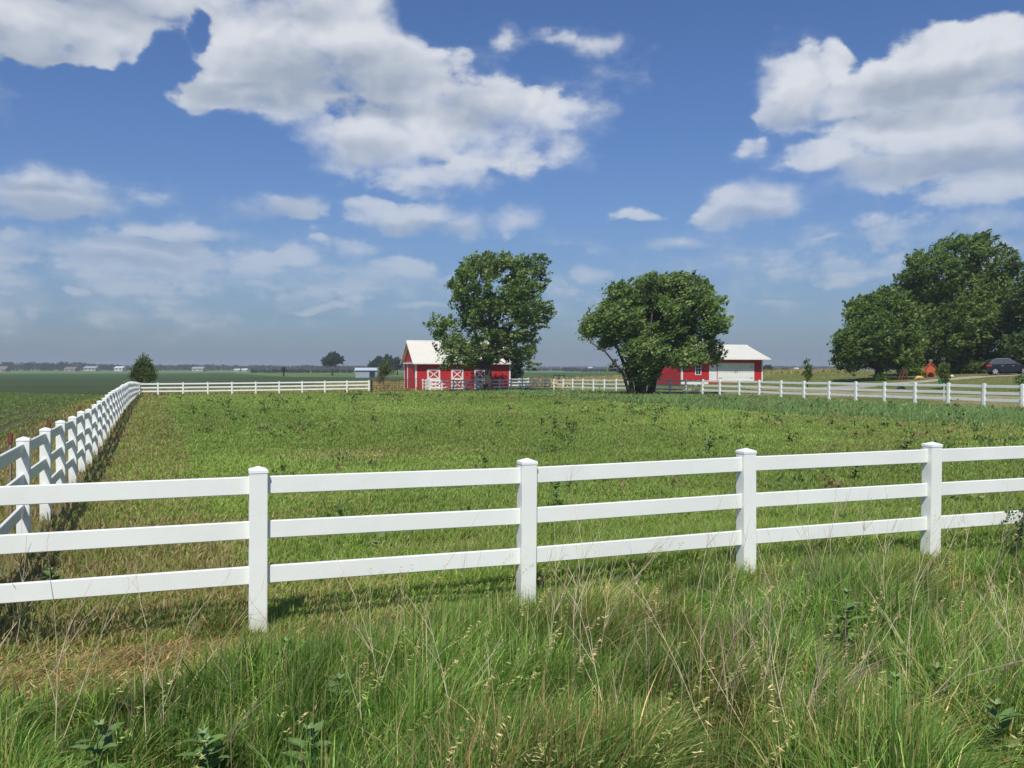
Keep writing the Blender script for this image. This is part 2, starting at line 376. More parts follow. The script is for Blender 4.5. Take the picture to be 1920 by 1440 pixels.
# ------------------------------------------------------------------ materials
M_vinyl = mat('white_vinyl', (.81, .82, .755), .42, .045, 1.1, .0012, 9, spec=.45)
M_cap = mat('white_vinyl_cap', (.83, .84, .785), .38, .02, 5)
M_red = mat('red_siding', (.50, .026, .030), .5, .07, .6, .001, 20, ribs=(.23, .012, 1))
M_redp = mat('red_door_panel', (.52, .03, .033), .55, .06, 2)
M_white = mat('white_trim', (.78, .77, .73), .5, .05, 2)
M_roof = mat('white_sheet_roof', (.66, .63, .54), .5, .03, .8, ribs=(.30, .012))
M_doorw = mat('garage_door_white', (.80, .80, .76), .5, .04, 2)
M_dark = mat('bay_shade', (.02, .022, .025), .4, .1, 2)
M_glass = mat('window_glass', (.03, .035, .04), .08, .2, 2, spec=.9)
M_black = mat('black_metal', (.018, .018, .02), .5, .1, 4)
M_rust = mat('rusty_red_pipe', (.20, .055, .03), .75, .2, 6, .004, 40, c2=(.11, .04, .025))
M_rust2 = mat('orange_brown_pipe', (.34, .13, .045), .75, .2, 6, .004, 40)
M_bark = mat('bark', (.075, .060, .048), .95, .25, 6, .05, 14)
M_barkl = mat('pale_bark', (.13, .11, .09), .95, .25, 6, .04, 14)
M_leaf = vcol_mat('leaves', .55, .38, .3)
M_grass = vcol_mat('grass_blades', .5, .40, .3)
M_straw = vcol_mat('dry_straw', .7, .12, .2)
M_gravel = mat('pale_gravel', (.42, .38, .31), .95, .15, 1.5, .03, 60)
M_dirt = mat('sandy_track', (.34, .28, .17), .95, .2, 1.2, .03, 40, c2=(.20, .20, .08))
M_carp = mat('dark_blue_car_paint', (.008, .010, .018), .28, .05, 3, spec=.4, coat=.35)
M_cglass = mat('car_glass', (.045, .055, .06), .05, .1, 3, spec=1.)
M_tyre = mat('tyre_rubber', (.02, .02, .02), .9, .1, 8)
M_rim = mat('alloy_rim', (.62, .63, .64), .3, .05, 8, metal=.6)
M_tail = mat('red_tail_lamp', (.55, .012, .012), .2, .05, 8, spec=.8, coat=.6)
M_orange = mat('orange_red_playset', (.50, .10, .035), .6, .12, 3)
M_yellow = mat('yellow_body', (.62, .42, .12), .5, .1, 4)
M_shed = mat('pale_blue_siding', (.30, .34, .38), .6, .05, 2, ribs=(.6, .02))
M_shedroof = mat('pale_blue_roof', (.45, .52, .58), .5, .05, 2)
M_tan = mat('tan_house_wall', (.42, .38, .32), .8, .05, 1); M_brown = mat('brown_shingle', (.20, .16, .135), .9, .1, 1)
M_whouse = mat('white_house_wall', (.55, .55, .54), .8, .03, 1)
M_green = mat('green_plastic', (.02, .22, .08), .4, .1, 4)

# ------------------------------------------------------------------ fences
PH = 1.41; PW = .148
M_vpost = mat('white_vinyl_post', (.81, .82, .755), .42, .03, 2.2, .0012, 9, spec=.45)
def grime(m):
    t = NT(m.node_tree); b = m.node_tree.nodes['Principled BSDF']; src = b.inputs['Base Color'].links[0].from_socket
    tc = t.n('ShaderNodeTexCoord'); s_ = t.n('ShaderNodeSeparateXYZ'); t.l(tc.outputs['Object'], s_.inputs[0])
    oi = t.n('ShaderNodeObjectInfo'); vv = t.v('ADD', tc.outputs['Object'], t.v('SCALE', (7.0, 3.0, 5.0), None)) if False else tc.outputs['Object']
    nn = t.noise(vv, 14, 5, .7); f = t.ramp(t.m('ADD', s_.outputs[2], t.m('MULTIPLY', nn, .34)), .42, .14)
    t.l(t.mix(t.m('MULTIPLY', f, .55), src, (.30, .30, .17, 1)), b.inputs['Base Color'])
grime(M_vpost)
pm = MB().box(-PW/2, -PW/2, -.25, PW/2, PW/2, 1.352)
def cap_mb():
    a = PW/2+.004; m = MB()
    m.add([(-a,-a,1.354),(a,-a,1.354),(a,a,1.354),(-a,a,1.354),(-a,-a,1.378),(a,-a,1.378),(a,a,1.378),(-a,a,1.378),
           (-a+.012,-a+.012,1.386),(a-.012,-a+.012,1.386),(a-.012,a-.012,1.386),(-a+.012,a-.012,1.386),(0,0,PH)],
          [(3,2,1,0),(0,1,5,4),(1,2,6,5),(2,3,7,6),(3,0,4,7),(4,5,9,8),(5,6,10,9),(6,7,11,10),(7,4,8,11),(8,9,12),(9,10,12),(10,11,12),(11,8,12)])
    return m
_pp = pm.build('post', M_vpost, None, bevel=.004); _cp = cap_mb().build('cap', M_cap, _pp)
PROTO_POST = _pp
for o in (_pp, _cp): COL.objects.unlink(o)
RAILZ = (PH-.163, PH-.545, PH-.925)
def rail_mesh(P, w=.150, t=.040):
    """P: list of 3-D points; vertical box rail with slightly chamfered edges"""
    V = []; c = .006
    for i, p in enumerate(P):
        d = Vector(P[min(i+1, len(P)-1)])-Vector(P[max(i-1, 0)]); d.z = 0; d.normalize(); n = Vector((-d.y, d.x, 0))
        for (a, b) in ((-t/2, -w/2+c), (-t/2+c, -w/2), (t/2-c, -w/2), (t/2, -w/2+c), (t/2, w/2-c), (t/2-c, w/2), (-t/2+c, w/2), (-t/2, w/2-c)):
            q = Vector(p)+n*a; V.append((q.x, q.y, q.z+b))
    F = []
    for i in range(len(P)-1):
        for k in range(8): F.append((i*8+k, i*8+(k+1) % 8, (i+1)*8+(k+1) % 8, (i+1)*8+k))
    F.append(tuple(range(8))); F.append(tuple((len(P)-1)*8+k for k in range(8))[::-1])
    return MB().add(V, F)
FENCE_XY = []
def fence(label, pts, rot, skip_first=False, skip_last=False, group='white three-rail vinyl fences', jit=.0):
    b = pts[0]; root = thing('rail_fence', label, 'fence', (b[0], b[1], zf(*b)), 0, group)
    z = [zf(*p) for p in pts]; bz = z[0]
    rr = random.Random(5)
    for i, p in enumerate(pts):
        if (i == 0 and skip_first) or (i == len(pts)-1 and skip_last): continue
        q = PROTO_POST.copy(); COL.objects.link(q); q.parent = root
        q.location = (p[0]-b[0], p[1]-b[1], z[i]-bz); q.rotation_euler = (R(rr.uniform(-.5, .5)), R(rr.uniform(-.5, .5)), rot)
        c = _cp.copy(); COL.objects.link(c); c.parent = q
        FENCE_XY.append(p)
    for i in range(0, len(pts)-1, 2):
        j = min(i+2, len(pts)-1)
        for h in RAILZ:
            P = [(pts[k][0]-b[0], pts[k][1]-b[1], z[k]-bz+h+rr.uniform(-.003, .003)) for k in range(i, j+1)]
            rail_mesh(P).build('rail', M_vinyl, root)
    return root
SP = 2.44
f1 = [(-2.166+k*SP*.9415, 7.5+k*SP*.337) for k in range(-1, 7)]
A_ = at(41.5, 11.2)
f2 = [(A_[0]-k*.3746*SP, A_[1]+k*.9272*SP) for k in range(-2, 36)]
f1[0] = f2[0]
fence('white vinyl rail fence crossing the foreground in front of the pasture', f1, R(19.7))
n0 = at(296, 91.8)
cornL = (n0[0]-.72*SP*.9415, n0[1]-.72*SP*.337)
f2.append(cornL)
fence('long white rail fence on the left running away from the camera beside the crop rows', f2, R(22), skip_first=True)
f3 = [cornL]+[(n0[0]+k*SP*.9415, n0[1]+k*SP*.337) for k in range(0, 10)]
fence('far white rail fence between the left corner bush and the red pipe gate', f3, R(19.7), skip_first=True)
# right fence
RFK = [1918, 1845.6, 1779, 1716.6, 1659, 1605.5, 1555, 1508, 1465, 1424, 1386.5, 1350, 1317.5, 1286, 1256]
f4 = []
for k in range(-3, 26):
    a = 6.143e-4+.294e-4*k if k < 0 else (6.143e-4+.3006e-4*k)
    Y = 47.1+2.262*k; px = 290+1/a
    if 0 <= k < 15: px = RFK[k]
    f4.append(at(px, Y))
fence('white rail fence on the right running back past the second tree to the barnyard', f4, R(22))
c0 = at(806, 101.6); c1 = f4[-1]
n = 10; f5 = [(c0[0]+(c1[0]-c0[0])*i/n, c0[1]+(c1[1]-c0[1])*i/n) for i in range(n+1)]
fence('partly shaded white rail fence passing behind the left tree trunk in front of the barn', f5, R(19.7), skip_last=True)
g0 = at(799, 104.1); g1 = at(792.5, 106.3)
fence('short white fence return of two bays by the left stall door of the red barn', [c0, g0, g1], R(22), skip_first=True)
s0 = at(957, 112.2); s1 = at(990.5, 113.2)
fence('short sunlit white fence panel between the red barn corner and the brown gate', [s0, at(973, 112.7), s1], R(19.7))

# ------------------------------------------------------------------ pipe gates
def pipe_gate(name, label, a, b, h, mt, nbars, nv, z0=.15):
    L = math.hypot(b[0]-a[0], b[1]-a[1]); rz = math.atan2(b[1]-a[1], b[0]-a[0])
    za = zf(*a); zb = zf(*b)
    root = thing(name, label, 'gate', (a[0], a[1], za), rz, 'steel pipe gates')
    m = MB(); m.tube([(0, 0, z0), (0, 0, h)], .03); m.tube([(L, 0, z0+zb-za), (L, 0, h+zb-za)], .03)
    m.tube([(0, 0, h), (L, 0, h+zb-za)], .03); m.tube([(0, 0, z0), (L, 0, z0+zb-za)], .03); m.build('gate_frame', mt, root, smooth=True)
    for i in range(1, nbars):
        z = z0+(h-z0)*i/nbars; MB().tube([(0, 0, z), (L, 0, z+zb-za)], .022).build('gate_bar', mt, root, smooth=True)
    for i in range(1, nv):
        x = L*i/nv; dz = (zb-za)*i/nv; MB().tube([(x, .03, z0+dz), (x, .03, h+dz)], .028).build('gate_brace', mt, root, smooth=True)
    return root
pipe_gate('pipe_gate', 'long rusty red pipe gate between the far white fence and the barn', at(697, 99.6), at(765, 104.0), 1.38, M_rust, 6, 3)
pipe_gate('pipe_gate', 'short dark red pipe gate against the left front corner of the barn', at(778, 107.2), at(790.5, 106.0), 1.45, M_rust, 6, 2)
pipe_gate('pipe_gate', 'square brown pipe gate right of the barn beside the yellow utility vehicle', at(994, 113.3), at(1028.5, 114.2), 1.62, M_rust2, 2, 3)
gp = at(694.5, 99.35)
tag(MB().tube([(gp[0]+.12, gp[1]+.05, zf(*gp)-.2), (gp[0]+.12, gp[1]+.05, zf(*gp)+1.35)], .10, 10).build('wooden_post', M_black, None), 'dark round wooden gate post at the end of the far white fence', 'post')
# T-posts beside the crop rows
for i, (px, ptop, Y, lab) in enumerate([(18, 812, 13.2, 'rust coloured steel stake at the left edge of the photo beside the crop rows'), (90, 788, 17.0, 'thick rust topped stake behind the second fence post, beside the crops'),
        (149, 762, 24.5, 'rusty steel stake between the crop rows and the fence, next to a small white flag'), (179, 755, 28.2, 'dark rusty stake close behind the left fence'), (210, 731, 41.0, 'small far stake near the crest of the left fence')]):
    x, y = at(px, Y); z0 = zf(x, y); h = CAMH-(ptop-HY)*Y/FP-z0
    r = thing('steel_stake', lab, 'stake', (x, y, z0), R(20), 'rusty stakes left of the fence')
    MB().box(-.012, -.02, -.2, .012, .02, h-.16).box(-.02, .012, -.2, .02, .018, h-.16).build('shaft', mat('faded_stake', (.30, .20, .17), .8, .2, 9), r)
    MB().box(-.03, -.035, h-.16, .03, .035, h).build('stake_top', M_rust, r, bevel=.006)
x, y = at(157, 24.8); z0 = zf(x, y)
r = thing('marker_flag', 'small white marker flag on a bent wire beside the left fence', 'flag', (x, y, z0))
MB().tube([(0, 0, 0), (.02, 0, .6), (.05, 0, .82), (-.05, 0, 1.0)], .008, 5).build('wire', M_white, r)
MB().box(-.16, -.003, .96, -.04, .003, 1.03).build('pennant', M_white, r)

# ------------------------------------------------------------------ red barn
def gable_wall(L, D, hw, hr):
    return MB().add([(0,0,-.5),(L,0,-.5),(L,D,-.5),(0,D,-.5),(0,0,hw),(L,0,hw),(L,D,hw),(0,D,hw),(0,D/2,hr),(L,D/2,hr)],
                    [(0,1,5,4),(2,3,7,6),(0,4,8,7,3),(1,2,6,9,5),(4,5,9,8),(6,7,8,9),(0,3,2,1)])
def roof_panels(L, D, ze, zr, oh, og, th=.09):
    m = MB()
    m.prismx([(-oh, ze), (D/2, zr), (D+oh, ze), (D+oh, ze-th), (D/2, zr-th*1.25), (-oh, ze-th)], -og, L+og)
    return m
bx, by = at(779, 108); bz = -.33
barn = thing('red_barn', 'red barn with white metal roof and three white crossbuck stall doors behind the left tree', 'barn', (bx, by, bz), R(20))
L, D = 12.3, 6.0
zwall = 3.25+.5*.80-.10
gable_wall(L, D, zwall, 5.9).build('wall', M_red, barn)
rf = roof_panels(L, D, 3.28, 6.07, .5, .42).build('roof', M_roof, barn)
MB().tube([(-.42, D/2, 6.08), (L+.42, D/2, 6.08)], .07, 6).build('ridge_cap', M_white, rf)
MB().box(-.42, -.60, 3.14, L+.42, -.50, 3.26).build('gutter', M_white, rf)
# rake boards on both gable ends
for xx in (-.44, L+.40):
    m = MB(); m.prismx([(-.5, 3.27), (D/2, 6.06), (D+.5, 3.27), (D+.5, 3.08), (D/2, 5.86), (-.5, 3.08)], xx, xx+.04); m.build('rake_board', M_white, barn)
for (xx, yy) in ((0, 0), (L, 0), (0, D), (L, D)):
    MB().box(xx-.025 if xx == 0 else xx-.16, yy-.025 if yy == 0 else yy-.16, -.3, xx+.16 if xx == 0 else xx+.025, yy+.16 if yy == 0 else yy+.025, zwall-.02).build('corner_trim', M_white, barn)
for (xa, xb) in ((1.45, 3.1), (4.51, 6.07), (7.51, 8.99)):
    zt = 2.55; w = .2
    d = MB().box(xa, -.035, .02, xb, -.003, zt).build('stall_door', M_redp, barn)
    m = MB(); m.box(xa, -.085, .02, xa+w, -.036, zt); m.box(xb-w, -.085, .02, xb, -.036, zt); m.box(xa+w, -.083, zt-w, xb-w, -.036, zt)
    m.box(xa+w, -.083, 1.18, xb-w, -.036, 1.42); m.box(xa+w, -.083, .02, xb-w, -.036, .16); m.build('door_frame', M_white, d)
    m = MB()
    m.bar((xa+w, -.062, 1.42), (xb-w, -.062, zt-w), .11, .035); m.bar((xa+w, -.066, zt-w), (xb-w, -.066, 1.42), .11, .035)
    m.bar((xa+w, -.062, .16), (xb-w, -.062, 1.18), .11, .035); m.bar((xa+w, -.066, 1.18), (xb-w, -.066, .16), .11, .035); m.build('crossbuck', M_white, d)
# sliding door on the left gable end
sd = MB().box(-.07, 1.2, .05, -.02, 3.9, 3.15).build('sliding_door', M_red, barn)
MB().box(-.12, 3.7, .05, -.072, 3.9, 3.15).build('door_edge', M_white, sd)
MB().box(-.26, .9, 3.18, -.028, 5.6, 3.36).build('door_track', M_white, barn)

# ------------------------------------------------------------------ red garage
gx, gy = at(1278, 106); gz = .62
gar = thing('red_garage', 'long red garage with white roof, white double door and small window behind the right tree', 'garage', (gx, gy, gz), R(20))
L, D = 11.5, 7.8; oh = .95; ze = 2.86; zr = 4.62; sl_ = (zr-ze)/(D/2+oh); zw = ze+oh*sl_-.1
gable_wall(L, D, zw, zr-.16).build('wall', M_red, gar)
rf = roof_panels(L, D, ze, zr, oh, .5).build('roof', M_roof, gar)
MB().tube([(-.5, D/2, zr+.01), (L+.5, D/2, zr+.01)], .07, 6).build('ridge_cap', M_white, rf)
MB().box(-.5, -oh-.09, ze-.13, L+.5, -oh, ze-.01).build('gutter', M_white, rf)
for xx in (-.52, L+.48):
    MB().prismx([(-oh, ze-.005), (D/2, zr-.01), (D+oh, ze-.005), (D+oh, ze-.2), (D/2, zr-.2), (-oh, ze-.2)], xx, xx+.04).build('rake_board', M_white, gar)
for (xx, yy) in ((0, 0), (L, 0), (0, D), (L, D)):
    MB().box(xx-.025 if xx == 0 else xx-.16, yy-.025 if yy == 0 else yy-.16, -.3, xx+.16 if xx == 0 else xx+.025, yy+.16 if yy == 0 else yy+.025, zw-.02).build('corner_trim', M_white, gar)
MB().box(.17, -.03, -.3, 3.7, -.004, .12).build('base_trim', M_white, gar)
gd = MB()
for k in range(4): gd.box(5.12, -.05, .03+k*.56, 10.08, -.004, .03+k*.56+.545)
gd = gd.build('garage_door', M_doorw, gar)
fr = MB().box(4.98, -.08, 0, 5.11, -.003, 2.36).box(10.09, -.08, 0, 10.22, -.003, 2.36).box(5.11, -.08, 2.275, 10.09, -.003, 2.36).build('door_frame', M_white, gd)
MB().box(7.44, -.10, 1.1, 7.49, -.052, 1.42).build('handle', M_black, gd); MB().box(7.72, -.10, 1.1, 7.77, -.052, 1.42).build('handle', M_black, gd)
for zz in (.45, 1.85):
    MB().box(9.6, -.065, zz, 10.05, -.052, zz+.05).build('strap_hinge', M_black, gd); MB().box(5.15, -.065, zz, 5.6, -.052, zz+.05).build('strap_hinge', M_black, gd)
wd = MB().box(3.92, -.045, .05, 4.72, -.004, 2.0).build('door', M_white, gar)
MB().box(3.80, -.07, 0, 3.915, -.003, 2.1).box(4.725, -.07, 0, 4.84, -.003, 2.1).box(3.915, -.07, 2.005, 4.725, -.003, 2.1).build('door_frame', M_white, wd)
MB().tube([(4.0, -.05, 1.0), (4.0, -.11, 1.0)], .03).build('handle', M_black, wd)
wn = MB().box(1.94, -.02, .95, 2.6, -.004, 2.03).build('window', M_glass, gar)
m = MB().box(1.85, -.06, .87, 1.935, -.003, 2.12).box(2.605, -.06, .87, 2.69, -.003, 2.12).box(1.935, -.06, 2.035, 2.605, -.003, 2.12).box(1.935, -.06, .87, 2.605, -.003, .945); m.build('frame', M_white, wn)
m = MB().box(2.25, -.045, .95, 2.285, -.021, 2.03)
for zz in (1.3, 1.66): m.box(1.94, -.043, zz, 2.6, -.022, zz+.035)
m.build('muntin', M_white, wn)

# ------------------------------------------------------------------ driveway sheets
def ribbon(name, label, pts, mt, dz=.035, n=60):
    P = np.array([[*at(p[0], p[1]), p[2]] for p in pts]); s = np.linspace(0, len(P)-1, n)
    def cr(a):  # catmull-rom
        i = min(int(a), len(P)-2); t = a-i; p0, p1, p2, p3 = P[max(i-1, 0)], P[i], P[i+1], P[min(i+2, len(P)-1)]
        return .5*((2*p1)+(-p0+p2)*t+(2*p0-5*p1+4*p2-p3)*t*t+(-p0+3*p1-3*p2+p3)*t**3)
    C = np.array([cr(a) for a in s]); T = np.gradient(C[:, :2], axis=0); T /= np.linalg.norm(T, axis=1)[:, None]; N = np.stack([-T[:, 1], T[:, 0]], 1)
    K = 7; V = []
    for i in range(n):
        for k in range(K):
            o = (k/(K-1)-.5)*C[i, 2]*(1+.12*math.sin(i*.9+k)); x = C[i, 0]+N[i, 0]*o; y = C[i, 1]+N[i, 1]*o
            V.append((x, y, zf(x, y)+(dz if 0 < k < K-1 else -.03)))
    F = [(i*K+k, i*K+k+1, (i+1)*K+k+1, (i+1)*K+k) for i in range(n-1) for k in range(K-1)]
    me = bpy.data.meshes.new(name); me.from_pydata(V, [], F); bm = bmesh.new(); bm.from_mesh(me); bmesh.ops.recalc_face_normals(bm, faces=bm.faces); bm.to_mesh(me); bm.free()
    return tag(link(name, me, None, mt), label, 'driveway', None, 'structure')
ribbon('driveway', 'pale gravel driveway climbing to the parked car', [(1475, 84, 5), (1530, 79, 6), (1600, 82, 4.6), (1680, 86.5, 3.2), (1780, 90.5, 3.0), (1880, 92.5, 3.6), (2000, 95, 4), (2150, 98, 4)], M_gravel)
ribbon('track', 'sandy track along the right fence', [(1400, 92, 5), (1450, 84, 4.5), (1520, 76, 3.2), (1620, 69.5, 2.6), (1720, 64, 2.4), (1820, 60, 2.4), (1960, 55, 2.4), (2150, 50, 2.4)], M_dirt, dz=.05)

# ------------------------------------------------------------------ trees
def leaf_cloud(P, N_dir, size, col, wind=(.35, 0, .1), wf=.36):
    """P centres (n,3); builds one kite-shaped leaf-clump face at each"""
    n = len(P); d = N_dir+RNG.normal(0, .55, (n, 3))+np.array(wind); d /= np.linalg.norm(d, axis=1)[:, None]
    r = RNG.normal(0, .75, (n, 3)); r[:, 2] += .8; r[:, 1] -= .25; s = np.cross(d, r); s /= np.linalg.norm(s, axis=1)[:, None]
    s_ = (size*RNG.uniform(.6, 1.3, n))[:, None]
    V = np.stack([P-d*s_*.5, P+s*s_*wf-d*s_*.05, P+d*s_*.6, P-s*s_*wf-d*s_*.05], 1).reshape(-1, 3)
    return V, np.repeat(col, 4, axis=0)
def crown_points(lobes, nclump, per, gap=.0, clr=.55, sweep=(.5, 0, .2)):
    vol = np.array([l[3]*l[4]*l[5] for l in lobes]); vol = vol**.8; w = vol/vol.sum()
    k = RNG.choice(len(lobes), nclump, p=w); Lb = np.array(lobes)[k]
    d = RNG.normal(0, 1, (nclump, 3)); d /= np.linalg.norm(d, axis=1)[:, None]
    rr = RNG.uniform(.25, 1, nclump)**(1/2.2)
    C = Lb[:, :3]+d*Lb[:, 3:6]*rr[:, None]
    if gap:
        g = fbm(C[:, 0]*1.+C[:, 1]*.7, C[:, 2]*1.+C[:, 1]*.3, .55, 3); C2 = C[g > gap]; d = d[g > gap]; C = C2
    n = len(C); k = np.repeat(np.arange(n), per); sg = (clr*RNG.uniform(.6, 1.25, n))[k]
    td = d*.45+np.array(sweep)*1.1+np.array((0, 0, .25))+RNG.normal(0, .33, (n, 3)); td /= np.linalg.norm(td, axis=1)[:, None]
    ln = (clr*3.1*RNG.uniform(.6, 1.4, n))[k]; tt = RNG.random(n*per)**.8
    Q = C[k]+td[k]*(ln*(tt-.35))[:, None]+RNG.normal(0, 1, (n*per, 3))*(sg*(1.0-.72*tt)*.85)[:, None]*np.array((1, 1, .75))
    return C, Q, td[k]*1.1
def limb(m, a, b, r0, r1, wob=.12, n=6, sides=7):
    a = Vector(a); b = Vector(b); L = (b-a).length; P = []
    for i in range(n+1):
        t = i/n; p = a.lerp(b, t); p.z += math.sin(t*math.pi)*L*.06
        if 0 < i < n: p += Vector((random.uniform(-1, 1), random.uniform(-1, 1), random.uniform(-1, 1)))*L*wob*.25
        P.append(p)
    m.tube(P, [r0+(r1-r0)*i/n for i in range(n+1)], sides)
    return P
def tree(name, label, base, lobes, trunk, nclump, per, leaf, cols, gap=.0, clr=.55, bark=None, group=None, wind=(.35, 0, .1), cat='tree', limbs=True, lw=1.):
    """lobes relative to the base, in metres; trunk: list of (polyline, r0, r1)"""
    bz = zf(*base); root = thing(name, label, cat, (base[0], base[1], bz), 0, group)
    m = MB(); tips = []
    for (P, r0, r1) in trunk:
        n = len(P); m.tube(P, [r0*(1.35 if i == 0 else 1)+(r1-r0)*i/(n-1) for i in range(n)], 9); tips.append((Vector(P[-1]), r1, [Vector(p) for p in P]))
    C, Q, D_ = crown_points(lobes, nclump, per, gap, clr, tuple(1.5*q for q in wind))
    if limbs:
        for l in lobes:
            c = Vector(l[:3]); best = min(((p-c).length, i, j) for i, tp in enumerate(tips) for j, p in enumerate(tp[2]) if p.z < c.z+.3 or j == 0)
            p = tips[best[1]][2][best[2]]; rb = tips[best[1]][1]*1.3
            path = limb(m, p, c, rb*.7, rb*.2, .35)
            for q in range(5):
                e = c+Vector((random.uniform(-1, 1)*l[3], random.uniform(-1, 1)*l[4], random.uniform(-.6, 1)*l[5]))*.85
                limb(m, path[random.randint(2, 5)], e, rb*.25, rb*.05, .35, 4, 5)
    m.build('trunk', bark or M_bark, root, smooth=True)
    n = len(C); ca, cb, cc_ = [np.array(c) for c in cols]
    t = np.clip(RNG.normal(.42, .38, n), 0, 1)[:, None]; base_c = ca*(1-t)+cb*t
    w = (RNG.random(n) < .16)[:, None]; base_c = np.where(w, base_c*.4+cc_*.6, base_c)
    col = np.repeat(base_c, per, 0)*RNG.uniform(.72, 1.28, (n*per, 1))
    V, VC = leaf_cloud(Q, D_, leaf, col, wind)
    f = len(V)//4
    me = fmesh('crown', V, np.full(f, 4), np.arange(len(V)), VC)
    link('crown', me, root, M_leaf)
    return root
def lob(base_px, Y, L, by_py=None, dep=1.0, basez=0.):
    """lobes given as photo outline measures (x, y, rx, ry) -> metres relative to the tree base"""
    k = Y/FP; out = []; rr = random.Random(int(base_px))
    for i, (px, py, rx, ry) in enumerate(L):
        dy = rr.uniform(-1, 1)*2.6*dep*(1 if i % 2 else .6)
        kk = (Y+dy)/FP
        x = (px-960)*kk-(base_px-960)*k; z = CAMH+(HY-py)*kk-basez
        out.append((x, dy, z, rx*k*.93, max(rx, ry)*k*.95*dep, ry*k*.93))
    return out
GREEN = ((.080, .138, .033), (.188, .282, .068), (.35, .42, .15))
GREEN2 = ((.070, .124, .026), (.155, .235, .046), (.27, .33, .09))
b1 = at(915, 98.5); z1 = zf(*b1)
T1 = [(980,565,50,50),(890,580,50,50),(925,540,80,60),(985,525,50,46),(872,540,34,46),(1003,590,34,34),(1018,600,20,24),(940,600,72,46),(845,628,40,36),(820,610,20,18),(870,660,50,28),(960,650,44,34),(985,672,26,20),(900,640,58,42),(1008,500,24,24),(905,498,48,22),(955,490,30,16),(842,684,20,7),(1000,640,14,12),(835,664,26,8),(960,680,22,10),(925,674,40,10),(880,684,30,7)]
tr1 = tree('maple_tree', 'tall leafy tree with a single dark trunk standing in front of the red barn', b1, lob(915, 98.5, T1, basez=z1),
     [([(0, 0, -.3), (.05, 0, 1.2), (0, 0, 2.6), (.1, 0, 4.0), (.5, 0, 6.2), (1.2, .2, 8.6)], .50, .16), ([(.05, 0, 3.2), (1.2, .3, 5.2), (2.8, .2, 7.6), (3.6, 0, 9.5)], .26, .10), ([(0, 0, 3.0), (-1.0, -.3, 5.2), (-1.8, -.2, 8), (-2, 0, 10)], .26, .10), ([(0, 0, 2.5), (-2.2, -1, 4.2), (-4.2, -1.2, 5.4)], .2, .08)],
     1600, 44, .25, GREEN, gap=.42, clr=.34)
b2 = at(1203, 75.5); z2 = zf(*b2)
T2 = [(1240,668,60,20),(1285,672,40,16),(1200,655,42,24),(1215,672,34,20),(1205,700,26,26),(1185,690,18,24),(1130,610,30,24),(1355,600,18,22),(1300,575,44,30),(1230,600,60,50),(1160,600,44,44),(1170,568,40,38),(1160,545,26,20),(1225,558,52,40),(1290,548,44,32),(1265,535,40,20),(1118,608,34,26),(1100,628,20,17),(1182,620,60,38),(1250,612,60,44),(1318,605,40,36),(1343,605,26,22),(1235,655,44,28),(1300,650,40,18),(1335,664,20,20),(1200,690,28,24),(1150,695,14,15),(1212,530,24,14),(1140,585,22,24),(1320,530,12,12),(1345,575,16,12),(1218,702,18,12),(1130,645,20,10)]
tree('maple_tree', 'broad windblown tree with several trunks fanning out in front of the red garage', b2, lob(1203, 75.5, T2, basez=z2, dep=1.0),
     [([(-.7, 0, -.3), (-1.0, 0, 1.5), (-1.7, 0, 3.2), (-2.4, .3, 5.0), (-2.4, .2, 7)], .20, .07), ([(-.3, .3, -.3), (-.4, .4, 2), (-.7, .5, 4), (-.6, .5, 7)], .17, .06), ([(.1, -.3, -.3), (.2, -.3, 2), (.5, -.4, 4.5), (.9, -.4, 7.5)], .2, .07), ([(.5, .2, -.3), (1.1, .2, 1.6), (2.2, .2, 3.4), (3.8, .3, 5.5)], .19, .07), ([(.8, -.2, -.3), (1.2, -.2, 1.4), (2.0, -.3, 2.8), (3.4, -.4, 4.4)], .13, .05), ([(-.9, -.3, -.3), (-1.7, -.5, 2.0), (-3.2, -.6, 3.8), (-4.2, -.5, 4.4)], .13, .05), ([(-.1, .1, -.3), (0, 0, 2), (.1, 0, 5)], .16, .06)],
     2600, 40, .21, GREEN, gap=.36, clr=.30, wind=(.75, 0, .42), bark=M_bark)
b3 = at(1648, 95); z3 = zf(*b3)
T3 = [(1600,652,40,36),(1625,600,42,38),(1660,577,42,38),(1680,640,48,46),(1588,678,26,14),(1650,668,48,28),(1640,630,50,40),(1612,575,26,16),(1690,600,30,30),(1580,640,20,24),(1600,690,16,10),(1700,690,26,12)]
tree('maple_tree', 'round dark tree with a short trunk at the left end of the right-hand tree group', b3, lob(1648, 95, T3, basez=z3),
     [([(0, 0, -.3), (0, 0, 1.5), (.1, 0, 3), (.2, 0, 6)], .42, .16)], 1500, 42, .26, GREEN2, gap=.36, clr=.36)
b4 = at(1800, 104); z4 = zf(*b4)
T4 = [(1800,482,56,40),(1745,512,54,42),(1855,500,50,42),(1708,545,36,38),(1790,560,90,58),(1705,605,55,55),(1875,585,58,66),(1760,640,88,42),(1850,650,76,42),(1900,525,22,32),(1838,456,22,14),(1800,600,90,50),(1700,660,40,26),(1770,690,60,16),(1830,690,60,16),(1730,560,50,50),(1790,455,24,14)]
tree('maple_tree', 'largest dark green tree towering behind the driveway on the right', b4, lob(1800, 104, T4, basez=z4),
     [([(0, 0, -.3), (0, 0, 2), (.2, 0, 5), (.4, 0, 9)], .6, .22), ([(-3, 1, -.3), (-3.2, 1, 3), (-4, 1, 7)], .35, .14)], 3400, 40, .29, GREEN2, gap=.34, clr=.42)
b5 = at(1975, 97); z5 = zf(*b5)
T5 = [(1925,600,36,60),(1980,560,70,80),(1912,650,38,32),(1960,660,70,40),(1905,560,20,30),(2040,600,70,80),(1945,530,24,30)]
